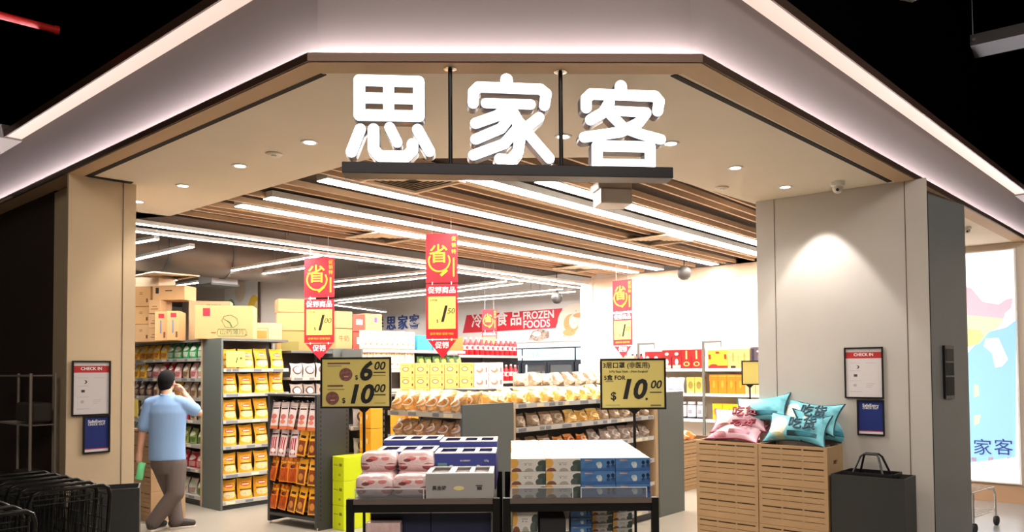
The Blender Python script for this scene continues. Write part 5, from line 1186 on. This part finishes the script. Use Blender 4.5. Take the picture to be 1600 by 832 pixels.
# ================================================================ FREEZERS AND FAR WALL
FZ = G0 - DR2*.95; FZO = Vector((FZ.x, FZ.y, 0)) + DL*2.70
GLS = mat('freezer_glass', (232, 240, 244), .03, trans=.95, spec=.4); m_blk = mat('freezer_black', (38, 42, 50), .4); m_hd = mat('lit_header', (176, 214, 236), .5, emit=1.1)
m_in = mat('freezer_white', (226, 232, 236), .5); HDT = mat('header_ink', (90, 120, 170), .5)
frz = P('frozen_pack_print', (226, 206, 180), [('n', 4, .25, (150, 110, 80)), ('n', 6, .16, (250, 240, 230)), ('r', .2, .3, .8, .5, (200, 60, 60))], .3, .3)
k_fz = K('frozen_pack', [pouch_mesh('frozen_pack', .22, .22, .1, frz, s) for s in (1, 2)], 'frozen food pack', 'frozen food')
for i in range(3):
    W_ = 1.36; t = thing('upright_freezer', f'black upright glass door freezer with pale blue lit header, {["leftmost", "middle", "rightmost"][i]} of three', 'freezer', fr(FZO - DL*i*1.38, ZL), 'upright freezers')
    mb = MB(); mb.box(0, .05, 0, W_, .10, .35); mb.box(0, .05, 1.86, W_, .80, 2.16); mb.box(0, .75, 0, W_, .80, 1.86); mb.box(0, .05, .35, .05, .75, 1.86); mb.box(W_-.05, .05, .35, W_, .75, 1.86); mb.box(.05, .1, .3, W_-.05, .75, .36); mb.build('cabinet', m_blk, t)
    mb = MB(); mb.box(.05, .73, .36, W_-.05, .7495, 1.86); mb.build('inner_back', m_in, t)
    mb = MB(); mb.box(.02, .02, 1.90, W_-.02, .0495, 2.13); hd = mb.build('header', m_hd, t); text('思家客', W_*.22, .0185, 2.015, .12, HDT, hd); text('冷冻食品', W_*.62, .0185, 2.015, .09, HDT, hd)
    for d in range(2):
        x0_ = .01+d*W_/2; x1_ = x0_+W_/2-.02; mb = MB()
        for bx in ((x0_, .36, x0_+.05, 1.86), (x1_-.05, .36, x1_, 1.86), (x0_+.05, .36, x1_-.05, .42), (x0_+.05, 1.80, x1_-.05, 1.86)): mb.box(bx[0], .0, bx[1], bx[2], .045, bx[3])
        dr = mb.build('door', m_blk, t)
        mb = MB(); mb.box(x0_+.05, .015, .42, x1_-.05, .022, 1.80); mb.build('glass_pane', GLS, dr)
        mb = MB(); mb.tube([(x1_-.07 if d == 0 else x0_+.07, -.02, .9), (x1_-.07 if d == 0 else x0_+.07, -.02, 1.3)], .01, 6); mb.build('handle', CHROME, dr)
    for x in (.056, W_-.066): mb = MB(); mb.box(x, .08, .42, x+.01, .10, 1.80); mb.build('inner_lamp', mat('freezer_lamp', (240, 248, 255), .5, emit=14), t)
    for z in (.75, 1.1, 1.45): mb = MB(); mb.box(.07, .12, z-.015, W_-.07, .72, z); mb.build('wire_shelf', m_in, t)
    F_ = fr(FZO - DL*i*1.38, ZL)
    for z in (1.45, 1.1):
        row(k_fz, F_, 5, .08, W_-.08, .25, z+.001, f'{"upper" if z > 1.2 else "lower"} shelf of the {["leftmost", "middle", "rightmost"][i]} freezer', 'frozen packs in the freezers', jr=.3)
# frozen foods panel
GP = Vector((G0.x, G0.y, 0)) - DR*.03
def gpt(x, y, d=.0): return onp(x, y, tuple(GP-DR*d), tuple(DR))
a, b_ = gpt(722, 520), gpt(936, 515); 
t = thing('frozen_foods_panel', 'red and white frozen foods wall panel above the freezers', 'wall sign', Matrix.Translation(GP))
def wpoly(name, pts, m_, d, parent, th=.003):
    mb = MB(); P_ = [gpt(x, y, d) - GP for x, y in pts]; n_ = len(P_); k = DR*th
    mb.add([tuple(p) for p in P_]+[tuple(p+k) for p in P_], [tuple(range(n_)), tuple(range(2*n_-1, n_-1, -1))]+[(i, n_+i, n_+(i+1) % n_, (i+1) % n_) for i in range(n_)]); return mb.build(name, m_, parent)
wpoly('backing_board', [(712, 478), (712, 539), (960, 531), (960, 459)], mat('white_board', (246, 242, 240), .5), .0, t)
redb = wpoly('red_band', [(729, 493), (879, 482), (868, 513), (723, 521)], RPR, .006, t)
wpoly('red_band', [(922, 479), (936, 478), (936, 500)], RPR, .006, t)
pic = wpoly('dish_picture', [(902+31*math.cos(2*math.pi*k/24), 505+31*math.sin(2*math.pi*k/24) if 505+31*math.sin(2*math.pi*k/24) < 530 else 530) for k in range(24)], P('dish_picture_print', (252, 236, 216), [('o', .36, .45, .2, .26, (240, 170, 110)), ('o', .42, .5, .12, .2, (252, 236, 214)), ('o', .62, .66, .22, .07, (236, 160, 100)), ('o', .3, .2, .16, .10, (236, 176, 110)), ('o', .7, .42, .18, .2, (252, 244, 220)), ('n', 6, .12, (214, 130, 80), 0, .8)], .4), .009, t)
wpoly('dumpling_picture', [(826, 531), (832, 518), (844, 514), (858, 518), (858, 528), (842, 534)], P('dumpling_print', (206, 186, 170), [('v', 5, (120, 96, 84)), ('o', .4, .6, .2, .2, (244, 236, 230))], .5), .009, t)
Rm = Matrix.Rotation(ZL, 4, 'Z')
def wtext(s, x, y, size, m_, parent, d=.012, **k):
    p = gpt(x, y, d) - GP; return link(text_mesh(s, size, m_, **k), 'lettering', parent, Matrix.Translation(p) @ Rm @ FACE @ Matrix.Rotation(R_(0), 4, 'Z'))
for s_, x, y in (('冷', 745, 503), ('冻', 765, 502), ('食', 784, 500), ('品', 806, 499)): wtext(s_, x, y, .36, WPR, redb, bold=.02)
wtext('FROZEN', 841, 493, .235, WPR, redb, bold=.025); wtext('FOODS', 838, 507, .235, WPR, redb, bold=.025)
# blue characters on the far wall
t = thing('wall_lettering', 'blue four character lettering on the far white wall between promotion signs', 'wall sign', Matrix.Translation(GP))
BLW = mat('royal_blue_letter', (60, 84, 150), .5)
for s_, x in (('鲜', 592), ('思', 611), ('家', 629), ('客', 647)):
    p = gpt(x, 507-.06*(x-610), .012) - GP; link(text_mesh(s_, .40, BLW, bold=.008, ext=.01), 'character', t, Matrix.Translation(p) @ Rm @ FACE)
# leaf picture on the partition
pl_ = (pt - DR2*.02); 
def ppt(x, y, d=0): return onp(x, y, (pl_.x, pl_.y, 0), tuple(DR))
a, b_ = ppt(352, 500), ppt(405, 437); bl = ppt(405, 500); wd = (Vector((b_.x-a.x, b_.y-a.y))).length
t = thing('leaf_picture', 'white wall picture with yellow and green leaf shapes above the cartons', 'wall picture', Matrix.Translation((a.x, a.y, 0)) @ Matrix.Rotation(ZL, 4, 'Z'))
z0_, z1_ = 2.2, b_.z
mb = MB(); mb.box(0, -.02, z0_, wd, 0, z1_); sh = mb.build('panel', P('leaf_picture_print', (250, 246, 240), [('o', .88, .35, .22, .42, (250, 206, 70)), ('o', .98, .45, .12, .22, (252, 236, 170)), ('o', .48, .9, .16, .22, (244, 226, 200)), ('o', .2, .55, .14, .2, (140, 190, 150)), ('o', .22, .5, .09, .14, (236, 240, 226))], .5), t)
mb = MB(); mb.box(wd+.0005, -.03, z0_, wd+.03, 0, z1_); mb.build('dark_edge', mat('edge_brown', (110, 90, 74), .6), t)
# duct and ceiling equipment in the open ceiling
q = onz(420, 410, 3.42); mb = MB(); D0 = q + DR*.2; D1 = q - DR*3.6
t = thing('air_duct', 'fat round grey air duct under the open ceiling', 'duct', (0, 0, 0))
mb.tube([tuple(D1), tuple(D0)], .32, 28); mb.build('duct_pipe', mat('galvanised_grey', (124, 116, 108), .45, .4), t, smooth=True)
for f in (.25, .5, .75):
    c_ = D1.lerp(D0, f); mb = MB(); mb.tube([tuple(c_-DR*.02), tuple(c_+DR*.02)], .332, 28); mb.build('duct_flange', GREY, t)
q = onz(310, 410, 3.4); pbx = thing('duct_box', 'pale blue grey angular duct box beside the round air duct', 'duct', fr((q.x, q.y, 3.05), ZL))
mb = MB(); mb.prism([(0, 0), (.42, 0), (.42, .42), (0, .42)], 0, .5); mb.build('box_body', mat('pale_steel', (196, 204, 212), .4, .2), pbx)
mb = MB(); mb.box(-.02, -.02, -.03, .44, .44, -.001); mb.build('flange', GREY, pbx)
# black round speakers hanging in the shop
for (x, y), zt_, lab in (((1069, 427), ZS, 'black ball speaker under the slats before the white wall'), ((870, 466), 3.75, 'dark grey ball speaker hanging before the frozen foods panel')):
    p = ony(x, y, 11.6 if x > 1000 else 14.5); t = thing('ball_speaker', lab, 'speaker', p)
    mb = MB(); mb.lathe([(.001, -.11), (.05, -.10), (.09, -.06), (.105, 0), (.09, .06), (.05, .10), (.001, .11)], 20); mb.build('speaker_body', mat('speaker_grey', (70, 66, 64), .5), t, smooth=True)
    mb = MB(); mb.tube([(0, 0, .105), (0, 0, max(.13, zt_+.1-p.z))], .008, 6); mb.build('drop_rod', BLACKM, t)
# ================================================================ PILLOWS ON THE CRATES
def pillow_meshes(wd, h, dp, m_, mp):
    def out(u, v):
        x = (u-.5)*wd*(1-.13*(1-(2*v-1)**2)); z = (v-.5)*h*(1-.30*(1-(2*u-1)**2)); return x, z
    mb = MB()
    def fn(s):
        def g(u, v):
            x, z = out(u, v); T = dp/2*(max(0, math.sin(math.pi*u))*max(0, math.sin(math.pi*v)))**.5
            return Vector((x, s*(T+.004)+.006*math.sin(7*u+3*v), z+h/2))
        return g
    mb.grid(fn(-1), 22, 16); mb.grid(fn(1), 22, 16, flip=True); a = mb.mesh('cushion', m_, smooth=True, weld=True)
    P_ = [(i/20, 0) for i in range(20)]+[(1, i/12) for i in range(12)]+[(1-i/20, 1) for i in range(20)]+[(0, 1-i/12) for i in range(12)]
    mb = MB(); mb.tube([(out(u, v)[0], .006*math.sin(7*u+3*v), out(u, v)[1]+h/2) for u, v in P_], .008, 6, closed=True)
    return a, mb.mesh('piping', mp, smooth=True)
pk_m = P('pink_pillow_fabric', (232, 190, 200), [('o', .24, .5, .15, .24, (246, 226, 206)), ('o', .24, .18, .14, .1, (150, 90, 90)), ('r', .42, .22, .82, .34, (130, 50, 62)), ('v', 3, (216, 150, 170))], .5, .06)
tl_m = P('teal_pillow_fabric', (120, 200, 212), [('o', .22, .48, .17, .28, (244, 226, 208)), ('o', .22, .16, .15, .12, (190, 180, 120)), ('r', .40, .20, .86, .32, (30, 60, 70)), ('v', 3, (60, 150, 172))], .5, .06)
mpk = mat('wine_piping', (150, 60, 84), .6); mtl = mat('dark_teal_piping', (18, 62, 76), .6)
PKM, TLM = pillow_meshes(.52, .27, .15, pk_m, mpk), pillow_meshes(.54, .31, .17, tl_m, mtl)
INKP, INKT = mat('wine_print', (140, 44, 60), .6), mat('deep_teal_print', (20, 56, 72), .6)
def pillow(px_, py_, back, rz, rx, ry, ms, ink, label, base=None, writing=True):
    """px_ along the crate fronts, back into the crate, py_ above the crate top"""
    M = FC @ Matrix.Translation((px_, back, 3*CH+py_)) @ Matrix.Rotation(rz, 4, 'Z') @ Matrix.Rotation(rx, 4, 'X') @ Matrix.Rotation(ry, 4, 'Y')
    t = thing('printed_pillow', label, 'pillow', M, 'pillows heaped on the crates')
    link(ms[0], 'cushion', t); link(ms[1], 'piping', t)
    if writing: text('吃货', .07, -.096, .160, .12, ink, t, bold=.008, ext=.006)
    return t
pillow(.30, .0, .085, R_(-4), R_(-58), R_(2), PKM, INKP, 'pink pillow lying flat at the front of the crates, lower of the pink pair')
pillow(.33, .075, .17, R_(4), R_(-38), R_(-4), PKM, INKP, 'pink pillow with wine coloured writing on top of the lower pink one')
pillow(.50, .15, .22, R_(-10), R_(-34), R_(-8), TLM, INKT, 'teal pillow end peeking up behind the pink pillows', None, False)
pillow(.88, .0, .06, R_(2), R_(-34), R_(3), TLM, INKT, 'teal pillow with dark writing leaning at the front')
pillow(.92, .10, .22, R_(-6), R_(-30), R_(6), TLM, INKT, 'teal pillow standing tallest behind the front teal one')
pillow(1.10, .0, .27, R_(58), R_(-30), R_(10), TLM, INKT, 'teal pillow turned sideways at the column side of the heap', None, False)
# ================================================================ SHOPPER
def remesh(mb, name, m_, parent, vox=.008, sm=6, M=None):
    me = bpy.data.meshes.new('tmp'); me.from_pydata(mb.v, [], mb.f); bm = bmesh.new(); bm.from_mesh(me); bmesh.ops.recalc_face_normals(bm, faces=bm.faces); bm.to_mesh(me); bm.free()
    o = bpy.data.objects.new('tmp', me); COL.objects.link(o)
    r = o.modifiers.new('r', 'REMESH'); r.mode = 'VOXEL'; r.voxel_size = vox; r.use_smooth_shade = True
    s = o.modifiers.new('s', 'SMOOTH'); s.factor = .5; s.iterations = sm
    dg = bpy.context.evaluated_depsgraph_get(); dg.update(); out = bpy.data.meshes.new_from_object(o.evaluated_get(dg))
    bpy.data.objects.remove(o); bpy.data.meshes.remove(me); out.name = name; out.materials.clear(); out.materials.append(m_)
    for p_ in out.polygons: p_.use_smooth = True
    return link(out, name, parent, M)
def loft(mb, secs, n_=20):
    """sections (x, y, z, rx, ry), closed at both ends"""
    vs = []; k = len(secs)
    for x, y, z, rx, ry in secs: vs += [(x+rx*math.cos(2*math.pi*j/n_), y+ry*math.sin(2*math.pi*j/n_), z) for j in range(n_)]
    fs = [(i*n_+j, i*n_+(j+1) % n_, (i+1)*n_+(j+1) % n_, (i+1)*n_+j) for i in range(k-1) for j in range(n_)]
    fs += [tuple(range(n_-1, -1, -1)), tuple(range((k-1)*n_, k*n_))]; mb.add(vs, fs)
def ball(mb, c, r, n_=14):
    rx, ry, rz = r if isinstance(r, tuple) else (r, r, r)
    mb.add([(c[0]+rx*math.sin(math.pi*i/n_)*math.cos(2*math.pi*j/n_), c[1]+ry*math.sin(math.pi*i/n_)*math.sin(2*math.pi*j/n_), c[2]+rz*math.cos(math.pi*i/n_)) for i in range(n_+1) for j in range(n_)],
           [(i*n_+j, (i+1)*n_+j, (i+1)*n_+(j+1) % n_, i*n_+(j+1) % n_) for i in range(n_) for j in range(n_)])
def limb(mb, pts, rs, sub=6):
    P_ = [Vector(p) for p in pts]; path, rad = [], []
    for i in range(len(P_)-1):
        for s in range(sub): f = s/sub; path.append(P_[i].lerp(P_[i+1], f)); rad.append(rs[i]*(1-f)+rs[i+1]*f)
    path.append(P_[-1]); rad.append(rs[-1]); mb.tube(path, rad, 14)
    for p, r in zip(P_, rs): ball(mb, p, r)
PY_ = 8.42; ft = onz(252, 828, 0); PX0 = ony(256, 700, PY_).x; PXS = .045
def J(x, y, dy=0):
    q = ony(x, y, PY_+dy); return Vector((q.x-PX0, dy, q.z))
sh_ = thing('person', 'person in light blue polo shirt and grey trousers walking away, hand raised to the face', 'person', (PX0+PXS, PY_, 0))
SKIN = mat('skin', (206, 156, 130), .5); HAIR = mat('black_hair', (13, 11, 11), .8, spec=.2, bump=.4, nscale=60); POLO = mat('light_blue_polo', (130, 164, 208), .8, bump=.15, nscale=25); TROU = mat('grey_brown_trousers', (92, 80, 76), .8, bump=.15, nscale=20); SHOE = mat('dark_brown_shoe', (54, 44, 38), .6); SOLE = mat('pale_sole', (206, 196, 184), .6)
sl_, sr_ = J(229, 632, 0), J(284, 633, .02); el, er = J(216, 678, -.02), J(304, 645, .10); wl_, wr_ = J(212, 706, -.04), J(281, 614, .22)
hl, hr = J(247, 726), J(269, 726); kl, kr_ = J(262, 770, .07), J(268, 772, -.06); al_, ar_ = J(269, 812, -.0), J(233, 815, -.12)
hc = J(254, 597, .05)
b = MB()
ball(b, hc, (.076, .096, .118)); ball(b, hc+Vector((0, .05, -.06)), (.055, .05, .055)); limb(b, [J(255, 626), J(254, 608, .03)], [.06, .056])
ball(b, hc+Vector((0, .10, -.025)), (.014, .02, .02))
for s in (-1, 1): ball(b, hc+Vector((s*.078, .005, -.012)), (.012, .02, .032), 10)
loft(b, [(hl.x*.5+hr.x*.5, 0, J(0, 735).z, .15, .10), (0, 0, J(256, 715).z, .16, .11), (-.005, 0, J(256, 690).z, .15, .10), (0, 0, J(256, 655).z, .17, .11), (0, .0, J(256, 632).z, .16, .09), (0, .0, J(256, 622).z, .07, .06)])
limb(b, [sl_, el, wl_], [.058, .042, .029]); limb(b, [sr_, er, wr_], [.058, .042, .029])
limb(b, [hl, kl, al_], [.085, .055, .04]); limb(b, [hr, kr_, ar_], [.085, .055, .04])
def hand(w_, d, side, curl):
    """palm from the wrist along d, five fingers that curl towards curl"""
    d = d.normalized(); c_ = (curl - d*curl.dot(d)).normalized(); s = d.cross(c_).normalized()*side
    limb(b, [w_, w_+d*.04, w_+d*.085], [.028, .034, .034], 3)
    for k, (o_, L) in enumerate(((-.028, .062), (-.01, .072), (.009, .068), (.026, .052))):
        r0 = w_+d*.085+s*o_; limb(b, [r0, r0+d*L*.45+c_*.008, r0+d*L*.75+c_*.028, r0+d*L*.8+c_*.048], [.0095, .009, .0085, .008], 3)
    t0 = w_+d*.03-s*.03; limb(b, [t0, t0-s*.022+d*.03+c_*.012, t0-s*.02+d*.055+c_*.035], [.011, .010, .009], 3)
hand(wl_, J(210, 722, -.04)-wl_, 1, Vector((.3, 1, 0))); hand(wr_, J(268, 600, .20)-wr_, -1, Vector((-.7, -.6, .2)))
body = remesh(b, 'body', SKIN, sh_, .007, 4)
for s in (-1, 1):
    q = MB(); ball(q, hc+Vector((s*.030, .086, .012)), (.012, .010, .009), 10); q.build('eye', mat('eye_white', (230, 226, 220), .3), body, smooth=True)
q = MB(); ball(q, hc+Vector((0, .088, -.062)), (.026, .012, .008), 10); q.build('mouth', mat('lip', (170, 100, 92), .5), body, smooth=True)
h_ = MB(); ball(h_, hc+Vector((0, -.012, .022)), (.087, .100, .112)); ball(h_, hc+Vector((0, -.045, -.04)), (.072, .055, .07)); ball(h_, hc+Vector((0, .05, .07)), (.07, .06, .06)); remesh(h_, 'hair', HAIR, sh_, .008, 3)
c_ = MB()
loft(c_, [(-.005, 0, J(256, 719).z, .198, .135), (-.01, 0, J(256, 712).z, .196, .135), (-.012, 0, J(256, 690).z, .190, .13), (-.006, 0, J(256, 665).z, .196, .13), (0, 0, J(256, 645).z, .205, .13), (0, .0, J(256, 632).z, .19, .11), (0, .005, J(256, 624).z, .12, .09), (0, .01, J(256, 617).z, .066, .07)], 28)
limb(c_, [sl_, sl_.lerp(el, .75)], [.075, .072]); limb(c_, [sr_, sr_.lerp(er, .62)], [.075, .074])
limb(c_, [J(240, 628), sl_], [.07, .075]); limb(c_, [J(272, 628), sr_], [.07, .075])
remesh(c_, 'polo_shirt', POLO, sh_, .010, 4)
g_ = MB(); mbc = J(255, 616, .015); g_.tube([(mbc.x+.062*math.cos(q), mbc.y+.066*math.sin(q), mbc.z-.004+.012*math.sin(q)) for q in (2*math.pi*k/20 for k in range(20))], .012, 8, closed=True); g_.build('collar', POLO, sh_, smooth=True)
c_ = MB(); loft(c_, [(hl.x*.5+hr.x*.5, 0, J(0, 742).z, .15, .12), (0, 0, J(256, 728).z, .185, .13), (0, 0, J(256, 713).z, .18, .125)], 24)
limb(c_, [hl, hl.lerp(kl, .5), kl, kl.lerp(al_, .5), al_+Vector((0, 0, -.01))], [.112, .10, .085, .08, .076]); limb(c_, [hr, hr.lerp(kr_, .5), kr_, kr_.lerp(ar_, .5), ar_+Vector((0, 0, -.01))], [.112, .10, .09, .085, .078])
remesh(c_, 'trousers', TROU, sh_, .010, 4)
for a_, tip in ((al_, Vector((.15, .07, 0))), (ar_, Vector((.04, .17, 0)))):
    f_ = MB(); base_z = .018; h0 = Vector((a_.x, a_.y, 0))
    limb(f_, [Vector((a_.x, a_.y, .10)), Vector((h0.x-tip.x*.25, h0.y-tip.y*.25, .06)), Vector((h0.x+tip.x*.5, h0.y+tip.y*.5, .06)), Vector((h0.x+tip.x, h0.y+tip.y, .05))], [.045, .042, .043, .034]); s_o = remesh(f_, 'shoe', SHOE, sh_, .008, 3)
    q = MB(); dd = tip.normalized(); nn_ = Vector((-dd.y, dd.x, 0)); prof = [(-.075, .03), (-.06, .043), (.05, .047), (.12, .05), (.18, .034), (.205, .0)]
    q.prism([h0+dd*x+nn_*y for x, y in prof]+[h0+dd*x-nn_*y for x, y in prof[::-1][1:]], .001, .022); q.build('sole', SOLE, s_o, bevel=.004)
gp_ = J(210.5, 735, -.05); gm = pouch_mesh('green_pouch', .085, .19, .05, mat('mint_green_pack', (120, 226, 160), .3), 2)
tag(link(gm, 'green_pouch', None, Matrix.Translation((PX0+PXS+gp_.x-.005, PY_+gp_.y, gp_.z-.10)) @ Matrix.Rotation(R_(14), 4, 'Y')), 'mint green pouch held in the lowered hand of the walking shopper', 'pouch')
# ================================================================ TROLLEYS AND RACK IN THE DARK
TROL = mat('black_trolley_tube', (30, 29, 28), .25, .6); WIRE = mat('black_trolley_wire', (26, 26, 26), .35, .5)
_cart = {}
def cart_proto():
    W_ = .46; P_ = {}
    mb = MB(); r = .05
    up = [(0, .16, .12), (0, .06, .50), (0, .0, .92), (.015, -.008, .965), (.05, -.012, .985), (W_-.05, -.012, .985), (W_-.015, -.008, .965), (W_, .0, .92), (W_, .06, .50), (W_, .16, .12)]
    mb.tube(up, .0125, 10); P_['handle_frame'] = (mb.mesh('handle_frame', TROL, smooth=True), [])
    mb = MB()
    for x in (.0, W_): mb.tube([(x, .16, .12), (x*.9+.02, .78, .12)], .011, 8)
    mb.tube([(.02, .78, .12), (W_*.9+.02, .78, .12)], .011, 8); P_['base_frame'] = (mb.mesh('base_frame', TROL, smooth=True), [])
    mb = MB()
    for z, s in ((.52, .0), (.60, .01), (.68, .015), (.76, .02), (.84, .025), (.92, .03)):
        mb.tube([(.015-s*.3, .03, z), (.06-s, .78+s, z), (W_-.06+s, .78+s, z), (W_-.015+s*.3, .03, z)], .0035, 5)
    for k in range(13):
        f = k/12; mb.tube([(.04+.01, .08+.68*f, .52), (.03-.0, .06+.72*f, .92)], .003, 5); mb.tube([(W_-.05, .08+.68*f, .52), (W_-.03, .06+.72*f, .92)], .003, 5)
    for k in range(8): x = .06+(W_-.12)*k/7; mb.tube([(x, .05, .52), (x, .78, .52), (x, .81, .92)], .003, 5)
    P_['wire_basket'] = (mb.mesh('wire_basket', WIRE), [])
    mb = MB()
    for k in range(9): x = .04+(W_-.08)*k/8; mb.tube([(x, .035, .56), (x, .02, .90)], .003, 5)
    mb.tube([(.03, .02, .90), (W_-.03, .02, .90)], .004, 5); mb.tube([(.03, .035, .56), (W_-.03, .035, .56)], .004, 5); P_['rear_gate'] = (mb.mesh('rear_gate', WIRE), [])
    wm = MB(); wm.lathe([(.001, -.013), (.045, -.013), (.052, -.008), (.052, .008), (.045, .013), (.001, .013)], 14, M=Matrix.Rotation(R_(90), 4, 'Y')); wme = wm.mesh('wheel', mat('black_rubber', (28, 28, 28), .7), smooth=True)
    return P_, wme, W_
CP, CWH, CW = cart_proto()
def cart(O, label, group):
    t = thing('shopping_trolley', label, 'trolley', fr(O, ZR), group)
    for nm, (me, _) in CP.items(): link(me, nm, t)
    for x in (.01, CW-.01):
        for y in (.17, .76): link(CWH, 'wheel', t, Matrix.Translation((x if y < .5 else x*.9+.02, y, .054)))
    return t
c1 = onz(172, 757, .985); c1 = Vector((c1.x, c1.y, 0)) - DR*CW
for k in range(6): cart(c1 + DL*(.21*k) , f'black wire trolley, {ORD[k]} from the bin end of the longer nested row', 'nested trolleys')
c2 = onz(55, 797, .985); c2 = Vector((c2.x, c2.y, 0)) - DR*CW
for k in range(4): cart(c2 + DL*(.2*k), f'black wire trolley, {ORD[k]} from the open end of the shorter nested row', 'nested trolleys')
ro = ony(44, 700, 6.12); RK = fr(Vector((ro.x, ro.y, 0)) + DL*.95, ZL)
t = thing('wire_rack', 'tall dim wire rack with silver posts against the dark mall wall', 'rack', RK)
for x in (.02, .93):
    for y in (.02, .20): mb = MB(); mb.tube([(x, y, 0), (x, y, 1.70)], .0125, 10); mb.build('post', mat('dull_silver_post', (176, 164, 150), .4, .4), t, smooth=True)
for z in (.25, .72, 1.28, 1.68):
    mb = MB()
    for y in (.02, .20): mb.tube([(.02, y, z), (.93, y, z)], .009, 6)
    for k in range(19): mb.tube([(.02+.0505*k, .02, z), (.02+.0505*k, .20, z)], .003, 5)
    mb.build('wire_shelf', _M['dull_silver_post'], t)
for z, x, lab in ((1.30, .52, 'dark folded sack on the upper level of the wire rack'), (.74, .48, 'dim grey tray on the middle level of the wire rack')):
    mb = MB(); mb.box(0, .03, .003, .38, .19, .16); tag(mb.build('storage_tray', mat('dim_tray', (70, 62, 56), .6), None, RK @ Matrix.Translation((x, 0, z)), bevel=.02), lab, 'tray')
# ================================================================ MALL CEILING FITTINGS
a, b_ = onz(-60, 8, 4.4), onz(88, 47, 4.4)
t = thing('sprinkler_pipe', 'bright red sprinkler pipe crossing the dark mall void', 'pipe', (0, 0, 0))
mb = MB(); mb.tube([tuple(a+(a-b_)*1.5), tuple(b_)], .028, 14); mb.build('pipe', mat('fire_red_paint', (214, 40, 36), .3), t, smooth=True)
mb = MB(); mb.tube([tuple(b_+(a-b_)*.02), tuple(b_-(a-b_)*.03)], .034, 14); mb.build('end_cap', _M['fire_red_paint'], t, smooth=True)
q = onz(1516, 72, 4.6); q2_ = onz(1640, 44, 4.6)
dz_ = (q2_-q); rz_ = math.atan2(dz_.y, dz_.x)
t = thing('cable_tray', 'dark steel cable tray hung in the mall void above the alcove', 'cable tray', fr(q, rz_))
DKS = mat('dark_tray_steel', (46, 40, 39), .5, .3)
mb = MB(); mb.box(0, 0, 0, 2.2, .02, .10); mb.build('side_rail', DKS, t)
mb = MB(); mb.box(0, .02, 0, 2.2, .35, .012); mb.build('tray_floor', DKS, t)
mb = MB(); mb.box(.02, .33, .013, 2.2, .35, .10); mb.build('side_rail', DKS, t)
mb = MB(); mb.tube([(.02, .01, .10), (.02, .01, 2.3)], .006, 8); mb.build('threaded_rod', CHROME, t)
mb = MB(); mb.lathe([(.016, -.008), (.016, .006), (.001, .006)], 6, (.03, 0, 0), M=Matrix.Translation((0, -.006, .05)) @ Matrix.Rotation(R_(90), 4, 'X')); mb.build('bolt', CHROME, t)
q = onz(1425, -6, 4.5); t = thing('mall_light_box', 'grey box fitting at the top edge in the dark mall void', 'light fitting', fr(q, R_(20)))
mb = MB(); mb.box(-.09, -.08, 0, .09, .08, .12); mb.build('housing', mat('grey_fitting', (150, 148, 146), .5), t, bevel=.004)
mb = MB(); mb.tube([(0, 0, .12), (0, 0, 2.45)], .01, 8); mb.build('drop_rod', BLACKM, t)
